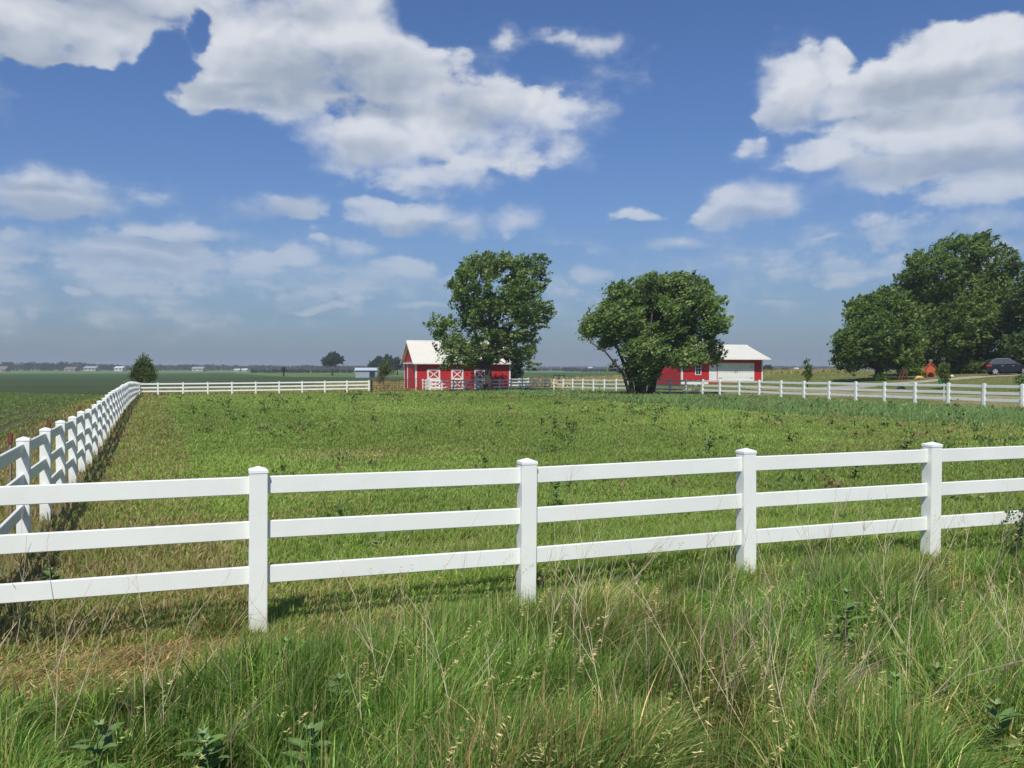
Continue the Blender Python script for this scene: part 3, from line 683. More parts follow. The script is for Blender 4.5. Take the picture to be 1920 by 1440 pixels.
tree('maple_tree', 'lighter green tree at the right edge of the photo behind the parked car', b5, lob(1975, 97, T5, basez=z5),
     [([(0, 0, -.3), (0, 0, 2), (.2, 0, 5), (.4, 0, 9)], .45, .18)], 1200, 32, .32, ((.045, .085, .02), (.085, .15, .035), (.14, .19, .06)), gap=.33, clr=.45)
# hedge-like undergrowth below the big trees
bh = at(1800, 103.5); zh = zf(*bh)
tree('undergrowth', 'dark shaded undergrowth behind the gravel drive under the big tree', bh, lob(1800, 103.5, [(1790,690,30,12),(1830,688,30,12),(1860,690,26,11),(1710,695,14,8)], basez=zh), [([(0, 0, -.2), (0, 0, 1.5)], .06, .03)], 300, 26, .22, GREEN2, clr=.35, cat='bush', limbs=False)
# small plants round the yard
def bush(name, label, px, Y, L, nclump, per, leaf, cols, clr=.3, gap=0, trunk=None, cat='bush', wind=(.3, 0, .3), group=None, dep=1.):
    b = at(px, Y); z = zf(*b)
    return tree(name, label, b, lob(px, Y, L, basez=z, dep=dep*.35), trunk or [([(0, 0, -.2), (0, 0, 1.0)], .05, .02)], nclump, per, leaf, cols, gap=gap, clr=clr, cat=cat, limbs=False, wind=wind, group=group)
YG = ((.075, .11, .025), (.12, .16, .035), (.17, .20, .06))
bush('corner_bush', 'yellowish green feathery bush behind the left corner of the fences', 267, 96, [(266,696,20,18),(268,684,13,12),(258,706,14,12),(280,706,14,12),(268,676,6,6)], 260, 26, .16, YG, .28, cat='bush')
bush('young_tree', 'small light green tree beyond the red pipe gate', 719, 118, [(718,692,8,9),(722,684,5,6),(728,698,10,6),(716,702,6,6),(712,712,9,5)], 90, 22, .17, YG, .25, cat='tree', trunk=[([(0, 0, -.2), (.05, 0, 1.8), (0, 0, 2.8)], .07, .03)])
bush('sapling', 'slim young tree standing alone behind the fence right of the garage', 1514, 84, [(1511,683,4,7),(1516,690,6,7),(1511,698,7,6),(1517,703,6,5),(1513,709,5,4)], 60, 16, .15, YG, .16, cat='tree', trunk=[([(0, 0, -.2), (.03, 0, 1.2), (0, 0, 2.2)], .04, .02)])
bush('shrub', 'upright leafy shrub on the lawn in front of the driveway', 1768, 72, [(1766,698,9,9),(1771,692,6,6),(1770,708,7,9),(1764,690,5,5),(1769,718,6,7)], 120, 24, .13, YG, .17, cat='bush')
tag(MB().tube([(*at(1761.5, 71), zf(*at(1761.5, 71))+.9), (*at(1765, 71), zf(*at(1765, 71))+.45)], .09, 7).build('watering_can', M_green, None), 'green plastic garden item hanging against the upright shrub', 'garden item')
bush('shrub', 'low bush at the right edge of the photo on the lawn', 1916, 66, [(1916,716,10,8),(1926,714,10,9)], 80, 24, .13, GREEN, .2)
bush('shrub', 'dark bush around the foot of the left tree of the right-hand group', 1648, 94, [(1648,711,9,6),(1653,714,7,4)], 60, 24, .16, GREEN2, .2)
bush('shrub', 'dark green spruce-like tree behind the right end of the barn', 968, 128, [(967,692,10,20),(968,672,6,14),(964,705,12,12)], 160, 26, .24, ((.022, .05, .026), (.035, .075, .035), (.06, .10, .05)), .3, cat='tree', trunk=[([(0, 0, -.2), (0, 0, 4)], .14, .05)])
bush('shrub', 'weedy clump at the bend of the left fence corner', 244, 88, [(240,722,5,6),(236,728,5,5)], 40, 18, .12, GREEN, .14)
tag(bush('thicket', 'small bare twiggy thicket below the young tree beyond the gate', 711, 116, [(711,708,7,6)], 26, 10, .10, ((.12, .10, .08), (.16, .13, .10), (.2, .16, .12)), .25), None, None)

# ------------------------------------------------------------------ playset, swing frame, car, utility vehicle
px_, Y_ = 1744, 96; x, y = at(px_, Y_); z0 = zf(x, y)
ps = thing('playhouse', 'orange wooden playhouse tower with side deck under the big tree', 'playhouse', (x, y, z0), R(-12))
ps.scale = (.72, .72, .72)
for (qx, qy) in ((-.62, -.5), (.5, -.5), (-.62, .4), (.5, .4)): MB().box(qx, qy, 0, qx+.12, qy+.12, 1.5).build('corner_post', M_orange, ps)
m = MB().box(-.5, -.46, .72, .5, -.40, 1.5).box(-.60, -.37, .72, -.54, .39, 1.5).box(.54, -.37, .72, .60, .39, 1.5).box(-.5, .42, .0, .5, .48, 1.5).box(-.5, -.46, .5, -.3, -.4, .715).box(.3, -.46, .5, .5, -.4, .715); m.build('wall', M_orange, ps)
MB().prism([(-.75, 1.42), (0, 2.25), (.75, 1.42), (.66, 1.42), (0, 2.13), (-.66, 1.42)], -.62, .62).build('roof', M_orange, ps)
MB().prism([(-.5, 1.505), (.5, 1.505), (0, 2.05)], -.45, -.41).build('gable', M_orange, ps)
m = MB().box(-1.35, -.45, .78, -.64, .45, .84).box(-1.35, -.45, .9, -.64, -.41, 1.42).box(-1.35, -.40, .9, -1.31, .4, 1.42).box(-1.33, -.44, 0, -1.25, -.36, .776).box(-1.33, .36, 0, -1.25, .44, .776); m.build('deck', M_orange, ps)
MB().prism([(-.15, 2.30), (.3, 2.30), (.42, 2.62), (.05, 2.75), (-.1, 2.6)], .1, .55).build('finial_box', M_brown, ps, bevel=.03)
x, y = at(1694, 93.5); z0 = zf(x, y)
sw = thing('swing_frame', 'small brown wooden A-frame standing on the grass left of the playhouse', 'A-frame', (x, y, z0), R(10))
for yy in (-.25, .25):
    MB().bar((-.42, yy, 0), (.0, yy, 1.05), .09, .05).bar((.36, yy+.06, 0), (.03, yy+.06, 1.05), .09, .05).bar((-.28, yy-.055, .38), (.26, yy-.055, .38), .07, .05).build('leg_frame', M_rust, sw)
MB().tube([(0, -.4, 1.06), (0, .4, 1.06)], .05).build('crossbar', M_rust, sw)
x, y = at(1724, 91); z0 = zf(x, y)
tag(MB().tube([(x-.5, y, z0+.1), (x-.2, y, z0+.32), (x+.2, y, z0+.3), (x+.5, y, z0+.12)], [.08, .16, .15, .08], 8).build('plastic_toy', M_yellow, None, smooth=True), 'low yellow plastic toy on the grass beside the orange playhouse', 'toy')
x, y = at(1781, 92.2); z0 = zf(x, y)
tag(MB().tube([(x-.42, y, z0+.12), (x-.2, y, z0+.24), (x+.25, y, z0+.24), (x+.42, y, z0+.12)], [.06, .14, .14, .06], 8).build('plastic_toy', mat('pale_yellow_plastic', (.75, .74, .50), .5, .05), None, smooth=True), 'pale yellow toy lying by the drive right of the shrub', 'toy')
x, y = at(1770, 57); z0 = zf(x, y)
mk = thing('marker_post', 'thin white post behind the lower rail of the right fence', 'post', (x, y, z0))
MB().box(-.02, -.02, -.1, .02, .02, 1.15).build('shaft', M_white, mk); MB().box(-.18, -.025, .55, .015, -.0205, .66).build('plate', M_white, mk)
x, y = at(1690, 74); z0 = zf(x, y)
tag(MB().tube([(x-.3, y, z0), (x, y, z0+.28), (x+.3, y, z0)], [.1, .2, .1], 9).build('rock', mat('dark_stone', (.06, .055, .05), .9, .2, 4, .03, 6), None, smooth=True), 'dark stone on the lawn behind the right fence', 'rock')
def car():
    x, y = at(1845, 93.3); z0 = zf(*at(1880, 93))+.03
    c = thing('parked_car', 'dark blue hatchback crossover parked on the drive at the right edge', 'car', (x, y, z0), R(-14)); c.rotation_euler = (0, R(-1.5), R(-14))
    rw, fw, r = .86, 3.62, .335
    def arch(cx): return [(cx-r-.07, .30)]+[(cx+(r+.07)*math.cos(t), .33+(r+.07)*math.sin(t)) for t in np.linspace(math.pi, 0, 9)]+[(cx+r+.07, .30)]
    prof = [(.10, .34), (.02, .55), (.0, .78), (.08, 1.02), (.18, 1.10), (3.05, 1.02), (4.0, .94), (4.42, .80), (4.5, .55), (4.44, .30)]+arch(fw)[::-1]+[(2.2, .24)]+arch(rw)[::-1]
    MB().prism(prof, -.88, .88).build('body', M_carp, c, bevel=.045, smooth=False)
    def house(x0b, x1b, x0t, x1t, zb, zt, wb, wt):
        return MB().add([(x0b,-wb,zb),(x1b,-wb,zb),(x1b,wb,zb),(x0b,wb,zb),(x0t,-wt,zt),(x1t,-wt,zt),(x1t,wt,zt),(x0t,wt,zt)], [(0,3,2,1),(4,5,6,7),(0,1,5,4),(1,2,6,5),(2,3,7,6),(3,0,4,7)])
    house(.22, 3.25, .75, 2.35, 1.03, 1.66, .82, .60).build('cabin', M_carp, c, bevel=.05)
    def side(xa, xb, ta, tb):   # pane on the left side
        y0, y1 = -.785, -.640
        return MB().add([(xa,y0-.02,1.12),(xb,y0-.02,1.12),(tb,y1-.02,1.56),(ta,y1-.02,1.56),(xa,y0,1.12),(xb,y0,1.12),(tb,y1,1.56),(ta,y1,1.56)], [(0,1,2,3),(7,6,5,4),(0,4,5,1),(1,5,6,2),(2,6,7,3),(3,7,4,0)])
    side(.55, 1.68, .92, 1.66).build('side_window', M_cglass, c); side(1.78, 2.95, 1.76, 2.33).build('side_window', M_cglass, c)
    MB().add([(.265,-.70,1.14),(.265,.70,1.14),(.68,.55,1.58),(.68,-.55,1.58),(.235,-.70,1.16),(.235,.70,1.16),(.65,.55,1.60),(.65,-.55,1.60)], [(0,1,2,3),(7,6,5,4),(0,4,5,1),(1,5,6,2),(2,6,7,3),(3,7,4,0)]).build('rear_window', M_cglass, c)
    MB().box(.03, -.91, .86, .55, -.70, 1.07).build('tail_light', M_tail, c, bevel=.04); MB().box(.03, .70, .86, .5, .91, 1.07).build('tail_light', M_tail, c, bevel=.04)
    MB().box(2.75, -1.03, 1.04, 2.9, -.9, 1.17).build('mirror', M_carp, c, bevel=.03)
    for hx in (1.45, 2.45): MB().box(hx, -.925, .88, hx+.2, -.885, .92).build('door_handle', M_rim, c)
    MB().box(.95, -.66, 1.665, 2.2, -.60, 1.70).build('roof_rail', M_rim, c)
    for (cx, sy) in ((rw, -1), (fw, -1), (rw, 1), (fw, 1)):
        y0 = sy*.70; y1 = sy*.90
        w = MB().tube([(cx, y0, .33), (cx, y0+sy*.02, .33), (cx, y1-sy*.02, .33), (cx, y1, .33)], [r-.03, r, r, r-.03], 24).build('wheel', M_tyre, c)
        rm = MB(); rm.tube([(cx, y1+sy*.001, .33), (cx, y1+sy*.012, .33)], .08, 12)
        for k in range(5):
            a = 2*math.pi*k/5+.3; rm.bar((cx+.05*math.cos(a), y1+sy*.008, .33+.05*math.sin(a)), (cx+.235*math.cos(a), y1+sy*.008, .33+.235*math.sin(a)), .085, .016)
        ring = []; n = 24
        for k in range(n):
            a0, a1 = 2*math.pi*k/n, 2*math.pi*(k+1)/n
            rm.add([(cx+q*math.cos(a), y1+sy*yy, .33+q*math.sin(a)) for a in (a0, a1) for (q, yy) in ((.215, .002), (.25, .002), (.25, .014), (.215, .014))], [(0,1,5,4),(1,2,6,5),(2,3,7,6),(3,0,4,7)])
        rm.build('rim', M_rim, w)
    # dark wheel wells
    MB().box(.5, -.6, .3, 1.25, .6, .8).box(3.25, -.6, .3, 4.0, .6, .75).build('wheel_well', M_black, c)
car()
def utv():
    x, y = at(1033, 112); z0 = zf(x, y)
    c = thing('utility_vehicle', 'small yellow farm utility vehicle with black roof behind the fence', 'utility vehicle', (x, y, z0), R(-2))
    MB().prism([(0, .45), (0, .85), (.9, .85), (.95, .55), (1.5, .55), (1.6, .8), (2.3, .78), (2.55, .6), (2.55, .4), (2.3, .3), (.2, .3)], -.6, .6).build('body', M_yellow, c, bevel=.04)
    MB().box(.3, -.6, 1.62, 1.75, .6, 1.7).build('roof', M_black, c, bevel=.02)
    m = MB()
    for yy in (-.55, .55): m.tube([(.3, yy, .8), (.38, yy, 1.62)], .035); m.tube([(2.0, yy, .8), (1.7, yy, 1.62)], .035); m.tube([(1.05, yy, .6), (1.05, yy, 1.62)], .03)
    m.build('roll_cage', M_black, c)
    MB().box(.85, -.5, .86, 1.05, .5, 1.3).box(.95, -.5, .6, 1.4, .5, .72).build('seat', M_black, c, bevel=.03)
    for (cx, sy) in ((.45, -1), (2.05, -1), (.45, 1), (2.05, 1)):
        w = MB().tube([(cx, sy*.48, .3), (cx, sy*.5, .3), (cx, sy*.7, .3), (cx, sy*.72, .3)], [.25, .3, .3, .25], 18).build('wheel', M_tyre, c)
        MB().tube([(cx, sy*.721, .3), (cx, sy*.735, .3)], .14, 12).build('rim', M_yellow, w)
utv()
# ------------------------------------------------------------------ far buildings
def house(name, label, px, Y, W, H, RH, Dp, wm, rm, rz=0, zoff=0, extra=None, cat='house'):
    x, y = at(px, Y); z = zf(x, y)+zoff; r = thing(name, label, cat, (x, y, z), R(rz))
    MB().box(-W/2, 0, -2, W/2, Dp, H).build('wall', wm, r)
    MB().prismx([(-.5, H), (Dp/2, H+RH), (Dp+.5, H), (Dp+.5, H-.2), (-.5, H-.2)], -W/2-.6, W/2+.6).build('roof', rm, r)
    m = MB(); nw = max(2, int(W/4))
    for k in range(nw):
        xx = -W/2+W*(k+.5)/nw; MB().box(xx-.6, -.06, 1, xx+.6, -.003, min(H-.4, 2.3)).build('window', M_glass, r)
    if extra: extra(r)
    return r
sx, sy = at(687, 300); sz = zf(sx, sy)
sh = thing('farm_shed', 'pale blue metal shed with a dark open bay beyond the gate', 'shed', (sx, sy, sz), R(4))
MB().box(-3.7, 0, -1, 3.7, 4.4, 2.5).build('wall', M_shed, sh)
MB().prismx([(-.4, 2.4), (-.4, 2.5), (2.2, 3.35), (4.8, 2.5), (4.8, 2.4), (2.2, 3.2)], -4.0, 4.0).build('roof', M_shedroof, sh)
MB().box(1.0, -.05, 0, 2.9, -.004, 2.0).build('shaded_bay_panel', M_dark, sh)  # dark panel on the wall, its colour stands in for shade inside the bay
house('farm_house', 'brown roofed house in front of the wood far left', 130, 850, 10, 3, 2.4, 10, M_tan, M_brown, zoff=-1.2)
house('farm_house', 'grey roofed house between the two far left houses', 168, 900, 12, 3, 2.0, 10, M_tan, M_shed)
house('farm_house', 'white house beside the far left wood above the fence bend', 222, 880, 8, 3., 1.8, 10, M_whouse, M_whouse)
house('farm_house', 'brown house at the left edge of the photo below the wood', 2, 800, 7, 3, 3, 9, M_tan, M_brown, zoff=-1.2)
house('farm_house', 'tan house with low grey roof right of the corner bush', 370, 900, 11, 2.8, 1.8, 10, M_tan, M_shed)
house('farm_house', 'small white building left of the two in the distant field', 444, 900, 5, 1.5, 1.2, 6, M_whouse, M_whouse)
house('farm_house', 'small white building nearer to the lone field tree', 458, 900, 5, 1.5, 1.4, 6, M_whouse, M_whouse)
house('farm_house', 'tiny white building on the blue skyline between the two main trees', 1107, 1700, 7, 4, 2, 6, M_whouse, M_whouse)
house('farm_house', 'tiny white building on the horizon right of the garage', 1494, 1300, 6, 2.4, 1.8, 6, M_whouse, M_whouse)
house('farm_house', 'long low pale building on the horizon right of the barn', 988, 1700, 16, 3, 2, 8, M_whouse, M_shed)
# ------------------------------------------------------------------ far trees
FAR = ((.020, .042, .018), (.034, .065, .024), (.05, .085, .03))
def ftree(label, px, Y, L, n, leaf, clr, group='single trees in the far fields'):
    b = at(px, Y); z = zf(*b); s = Y/FP
    tree('field_tree', label, b, lob(px, Y, L, basez=z, dep=2), [([(0, 0, -.5), (0, 0, 12*s)], 1.3*s, .6*s)], n, 20, leaf, FAR, clr=clr, limbs=False, group=group)
ftree('lone round dark tree standing in the far field left of the pale shed', 623, 420, [(623,675,15,9),(611,679,8,6),(636,677,7,5),(624,668,9,5),(618,684,8,4)], 200, .8, .7)
ftree('leftmost tree of the dark clump behind the pale shed', 706, 480, [(709,677,7,8),(704,682,8,5),(700,684,10,4)], 110, .9, .7)
ftree('middle tree of the dark clump behind the pale shed', 726, 470, [(725,676,9,8),(733,681,8,7),(722,684,9,6)], 150, .9, .7)
ftree('rightmost pointed tree of the clump beside the barn wall', 745, 460, [(744,677,6,8),(746,685,10,7),(741,688,9,5)], 130, .9, .6)
ftree('tiny dark shrub alone in the middle of the far field', 532, 380, [(532,694,3,3)], 30, .6, .35)
ftree('small dark tree touching the right end of the garage', 1440, 420, [(1438,692,8,6),(1447,694,5,4)], 90, .8, .5)
ftree('small dark tree on the far field right of the garage', 1470, 520, [(1470,694,4,3)], 40, .8, .5)
def wood(name, label, pieces, cols=FAR, leafk=1.0):
    Vs = []; Cs = []
    for (pa, pb, Y, ya, yb, dens) in pieces:   # from px pa to pb, tree top heights in photo rows
        n = int(abs(pb-pa)*dens); t = RNG.random(n); px = pa+(pb-pa)*t
        Yd = Y*(1+RNG.uniform(-.03, .05, n)); X = (px-960)/FP*Yd
        top = CAMH+(HY-(ya+(yb-ya)*t))*Yd/FP; gz = Z(X, Yd)
        H = np.maximum(top-gz, 2)*(.62+.5*fbm(px, Yd*.02, .16, 3))
        per = 26; k = np.repeat(np.arange(n), per); d = RNG.normal(0, 1, (n*per, 3)); d /= np.linalg.norm(d, axis=1)[:, None]
        rr = RNG.random(n*per)**.4; rad = H[k]*.42
        P = np.stack([X[k]+d[:, 0]*rad*rr*1.1, Yd[k]+d[:, 1]*rad*rr, gz[k]+H[k]*.52+d[:, 2]*H[k]*.5*rr], 1)
        P[:, 2] = np.maximum(P[:, 2], Z(P[:, 0], P[:, 1])+.2)
        t_ = RNG.random((n, 1)); c = np.array(cols[0])*(1-t_)+np.array(cols[1])*t_; c = c[k]*RNG.uniform(.75, 1.25, (n*per, 1))
        V, C = leaf_cloud(P, d, Y*.0016*leafk, c); Vs.append(V); Cs.append(C)
    V = np.concatenate(Vs); C = np.concatenate(Cs)
    me = fmesh(name, V, np.full(len(V)//4, 4), np.arange(len(V)), C)
    return tag(link(name, me, None, M_leaf), label, 'wood', None, 'stuff')
wood('distant_wood', 'dark wood along the horizon on the left', [(-400, 160, 960, 676, 678, 1.3), (160, 240, 1050, 679, 683, 1.3), (240, 420, 1150, 683, 683, 1.2), (420, 640, 1250, 684, 685, 1.2), (560, 780, 1100, 685, 684, 1.0)])
wood('hazy_ridge_wood', 'blue hazy line of trees along the horizon on the right', [(760, 2100, 2100, 687, 685.5, .9), (900, 1180, 1100, 690.5, 690.5, .7), (1056, 1090, 900, 688, 689, 1.2), (1430, 1600, 1500, 686, 687, 1.0), (1500, 2300, 1500, 688, 687, .8), (2100, 2600, 1600, 682, 682, .6)])
wood('distant_hedge', 'dark hedge strips between the far fields', [(470, 700, 640, 692.5, 693, .9), (1090, 1180, 800, 692, 692, .9)])
for (px, py) in ((1443, 700), (1451, 701), (1468, 700), (1491, 701)):
    x, y = at(px, 150); z = zf(x, y)
    tag(MB().tube([(x, y, z-.2), (x, y, CAMH-(py-HY)*150/FP)], .07, 6).build('field_post', M_white, None), 'pale thin post in the meadow between garage and sapling', 'post', 'pale meadow posts')

# ------------------------------------------------------------------ grass
def blades(name, label, P, h, w, col, lean, az, mt, seg=3, cat='grass', tipc=None):
    """P (n,3) bases, h heights, w widths, lean amounts, az lean directions"""
    n = len(P); wa = RNG.uniform(0, 2*np.pi, n); wd = np.stack([np.cos(wa), np.sin(wa), np.zeros(n)], 1)
    ld = np.stack([np.cos(az), np.sin(az), np.zeros(n)], 1)
    ts = {3: (0, .38, .74, 1), 2: (0, .55, 1), 1: (0, 1)}[seg]; ws = {3: (1, .85, .5, 0), 2: (1, .7, 0), 1: (1, 0)}[seg]
    parts = []; cols = []
    for t, q in zip(ts, ws):
        c = P+ld*(lean*h*t**1.8)[:, None]; c[:, 2] += h*(t-.42*lean*t**2.4)
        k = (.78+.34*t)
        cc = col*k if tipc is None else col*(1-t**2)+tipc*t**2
        if q: parts += [c-wd*(w*q/2)[:, None], c+wd*(w*q/2)[:, None]]; cols += [cc, cc]
        else: parts.append(c); cols.append(cc)
    V = np.stack(parts, 1); m = V.shape[1]; C = np.stack(cols, 1)
    b = (np.arange(n)*m)[:, None]; F = []
    if seg == 3: idx = np.concatenate([b+np.array([[0,1,3,2]]), b+np.array([[2,3,5,4]]), b+np.array([[4,5,6]])], 1); fs = np.tile([4,4,3], n)
    elif seg == 2: idx = np.concatenate([b+np.array([[0,1,3,2]]), b+np.array([[2,3,4]])], 1); fs = np.tile([4,3], n)
    else: idx = b+np.array([[0,1,2]]); fs = np.full(n, 3)
    me = fmesh(name, V.reshape(-1, 3), fs, idx.ravel(), C.reshape(-1, 3))
    return tag(link(name, me, None, mt), label, cat, None, 'stuff')
def scatter(n, r0, r1, half=38, power=0.0):
    """points on the ground around the camera, density falling with distance"""
    a = RNG.uniform(-R(half), R(half), n); q = RNG.random(n)
    r = r0*(r1/r0)**q if power == 0 else (r0**power+q*(r1**power-r0**power))**(1/power)
    return r*np.sin(a), r*np.cos(a)
def tint(n, cols, w=None):
    cols = np.array(cols)*np.array((1.80, 1.50, 1.55)); k = RNG.choice(len(cols), n, p=w); return cols[k]*RNG.uniform(.78, 1.22, (n, 1))
WIND = 0.15
# 1: tall verge grass in the foreground
x, y = scatter(850000, 2.6, 16, 56, 1.1); u, v = UV(x, y)
dens = fbm(x, y, .9, 3); k = (v < .25) & (v > -7.2)
matted = (1-sst(u, 2.2, 4.6))*sst(v, -1.75, -1.05)*sst(fbm(x+90, y, .8, 3), .22, .44)      # flattened pale grass left of the first post
k &= RNG.random(len(x)) < np.clip(.35+1.1*dens, 0, 1)
x, y, u, v, dens, matted = [a[k] for a in (x, y, u, v, dens, matted)]
n = len(x); clump = fbm(x+7, y, 1.6, 3); dry = sst(fbm(x, y+33, .9, 4), .46, .66)
hh = (.16+.50*sst(clump, .3, .75))*RNG.uniform(.4, 1.2, n)*(1-.72*matted)*(.72+.28*sst(-v, 0, 2.))
hh *= 1-.35*sst(v, -.5, .2)
hh = np.maximum(hh, .06)
cg = tint(n, [(.052,.125,.024),(.085,.185,.034),(.14,.235,.050),(.21,.27,.085),(.28,.25,.12)], [.27,.35,.23,.11,.04])
cd = tint(n, [(.33,.27,.13),(.25,.23,.09),(.15,.19,.05)], [.4,.3,.3])
pd = np.clip(dry*.30+matted*.62+.25*np.exp(-((u-8.6)/.6)**2-((v+.8)/.5)**2), 0, 1); sel = RNG.random(n) < pd
c = np.where(sel[:, None], cd, cg)*np.exp(RNG.normal(0, .28, (n, 1)))*(.72+.56*sst(fbm(x+3, y+5, 2.2, 3), .3, .7))[:, None]
lean = np.clip(RNG.normal(.5, .32, n)+matted*.6, .02, 1.6); az = RNG.normal(WIND, 1.1, n)+(fbm(x, y+11, .8, 2)-.5)*4
az = np.where(RNG.random(n) < .25, RNG.uniform(0, 6.28, n), az)
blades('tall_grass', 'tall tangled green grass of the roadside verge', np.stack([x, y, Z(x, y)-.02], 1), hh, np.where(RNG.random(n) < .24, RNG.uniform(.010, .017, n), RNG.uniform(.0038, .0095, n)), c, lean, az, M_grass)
# 2: pasture grass
x, y = scatter(1000000, 7.2, 118, 42, .12); u, v = UV(x, y); r = np.hypot(x, y)
k = (v > -.1) & (v < 91.5) & (u > .9+RNG.normal(0, .5, len(x))) & (u < 44.4)
bare = sst(fbm(x, y, .75, 4), .44, .56)*(1-sst(u, 2.5, 6.5))*(1-sst(v, 4, 11))*.75; bare = np.maximum(bare, .9*np.exp(-((u-6.2)/1.3)**2-((v-17)/1.2)**2))
k &= RNG.random(len(x)) > bare*.5
x, y, u, v, r, bare = [a[k] for a in (x, y, u, v, r, bare)]; n = len(x)
cl = fbm(x, y, .8, 3); big = fbm(x, y, .10, 3); nearf = 1-sst(v, .5, 5.)
hh = (.04+.10*cl+.26*nearf*cl*sst(u, 2, 6))*RNG.uniform(.6, 1.3, n)+.0004*r
oats = sst(u+(fbm(x, y, .25, 4)-.5)*9, 30.0, 33.5)*sst(v, 10, 14)*np.clip(.45+1.1*fbm(x+4, y, .35, 3), 0, 1); oats = (RNG.random(n) < oats)*1.0
hh = hh*(1-oats)+oats*(.12+.28*RNG.random(n))
w = (.006+.0008*r)*RNG.uniform(.6, 1.4, n)
c = tint(n, [(.125,.235,.042),(.155,.26,.052),(.19,.275,.066),(.225,.26,.09)], [.34,.34,.22,.1])
weed = sst(fbm(x+9, y+70, .22, 3)+(u-22)*.012, .5, .72)*(1-oats); c = np.where((RNG.random(n) < weed*.55)[:, None], tint(n, [(.17,.21,.06),(.14,.18,.045),(.20,.21,.08)]), c)
c = c*(.86+.28*sst(fbm(x, y, .10, 4), .25, .75))[:, None]*(.8+.4*fbm(x, y, .6, 3))[:, None]
c = np.where((RNG.random(n) < oats)[:, None], tint(n, [(.080,.175,.055),(.105,.215,.068),(.14,.24,.085),(.17,.24,.08)]), c)
c = np.where((RNG.random(n) < bare*.72)[:, None], tint(n, [(.27,.255,.115),(.20,.215,.07),(.32,.295,.16)]), c)
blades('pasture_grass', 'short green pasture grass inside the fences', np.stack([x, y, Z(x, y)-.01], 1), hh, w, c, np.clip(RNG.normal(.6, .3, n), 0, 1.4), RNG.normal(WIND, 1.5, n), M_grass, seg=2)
# 2b: low broad-leaved weeds and thistly clumps among the pasture grass
x, y = scatter(1700, 9, 88, 36, .55); u, v = UV(x, y); k = (v > 1) & (v < 90) & (u > 3) & (u < 43.5) & (RNG.random(len(x)) < .15+.85*sst(fbm(x+31, y, .16, 3)+(u-20)*.012, .46, .66)); x, y = x[k], y[k]
m_ = len(x); per = 16; kk = np.repeat(np.arange(m_), per); n = m_*per; sz = RNG.uniform(.05, .13, m_)[kk]*(1+.012*np.hypot(x, y)[kk])
P = np.stack([x[kk]+RNG.normal(0, 1, n)*sz, y[kk]+RNG.normal(0, 1, n)*sz, Z(x, y)[kk]+.07+np.abs(RNG.normal(0, 1, n))*sz*1.1], 1)
wc_ = tint(m_, [(.045,.095,.022),(.075,.135,.035),(.14,.20,.05),(.17,.17,.07),(.12,.11,.05)], [.34,.28,.18,.12,.08])[kk]*RNG.uniform(.7, 1.3, (n, 1))
V, C = leaf_cloud(P, np.tile((0., 0., .5), (n, 1)), .07+.0012*np.hypot(P[:, 0], P[:, 1]), wc_)
me = fmesh('low_weeds', V, np.full(n, 4), np.arange(4*n), C); tag(link('low_weeds', me, None, M_leaf), 'low leafy weeds scattered through the pasture grass', 'weeds', None, 'stuff')
# 3: strip beside the left fence and other dry stuff
x, y = scatter(170000, 7.2, 100, 40, .25); u, v = UV(x, y); r = np.hypot(x, y); k = (v > 0) & (v < 91) & (u > -3.4) & (u < 2.4); x, y, u, v, r = [a[k] for a in (x, y, u, v, r)]; n = len(x)
c = np.where((u < -.3)[:, None], tint(n, [(.20,.21,.06),(.12,.18,.04),(.25,.23,.08),(.15,.20,.05)]), tint(n, [(.23,.205,.095),(.18,.16,.07),(.12,.17,.05)]))
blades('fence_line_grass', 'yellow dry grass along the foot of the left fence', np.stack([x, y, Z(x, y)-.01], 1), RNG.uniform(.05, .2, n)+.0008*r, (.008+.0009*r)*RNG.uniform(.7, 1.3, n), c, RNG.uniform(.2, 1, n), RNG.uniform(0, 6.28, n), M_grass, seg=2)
# taller tufts along the fences on the pasture side
T = [(p[0]+RNG.normal(0, .25), p[1]+RNG.normal(0, .25)) for p in FENCE_XY[38:] for _ in range(26)]
T = np.array(T); n = len(T); rr_ = np.hypot(T[:, 0], T[:, 1])
blades('fence_foot_tufts', 'taller grass tufts around the far fence posts', np.stack([T[:, 0], T[:, 1], Z(T[:, 0], T[:, 1])], 1), RNG.uniform(.12, .34, n), .0012*rr_, tint(n, [(.07,.14,.03),(.12,.18,.04),(.18,.19,.07)]), RNG.uniform(.1, .7, n), RNG.normal(0, 1.2, n), M_grass, seg=2)
# 4: lawn, barnyard and meadow
x, y = scatter(170000, 40, 150, 40, 1.0); u, v = UV(x, y); r = np.hypot(x, y)
mead = ((v > 104) & (v < 141) & (u > 26)) ; yard = (v > 91.5) & (v <= 141) & (u > -2) & ~mead; lawn = (u > 44.8) & (v <= 104)
k = mead | yard | lawn; x, y, u, v, r, mead, lawn = [a[k] for a in (x, y, u, v, r, mead, lawn)]; n = len(x)
keep = np.ones(n, bool)
def clear_of_ribbon(obj, w2):
    global keep
    C = np.array([obj.data.vertices[i].co[:2] for i in range(3, len(obj.data.vertices), 7)]); 
    for c in C: keep &= ((x-c[0])**2+(y-c[1])**2) > w2
clear_of_ribbon(bpy.data.objects['driveway'], 2.0); clear_of_ribbon(bpy.data.objects['track'], 1.1)
def in_box(ox, oy, L, D):
    c, s = math.cos(R(20)), math.sin(R(20)); lx = (x-ox)*c+(y-oy)*s; ly = -(x-ox)*s+(y-oy)*c; return (lx > -.1) & (lx < L+.1) & (ly > -.1) & (ly < D+.1)
keep &= ~in_box(bx, by, 12.3, 6) & ~in_box(gx, gy, 11.5, 7.8)
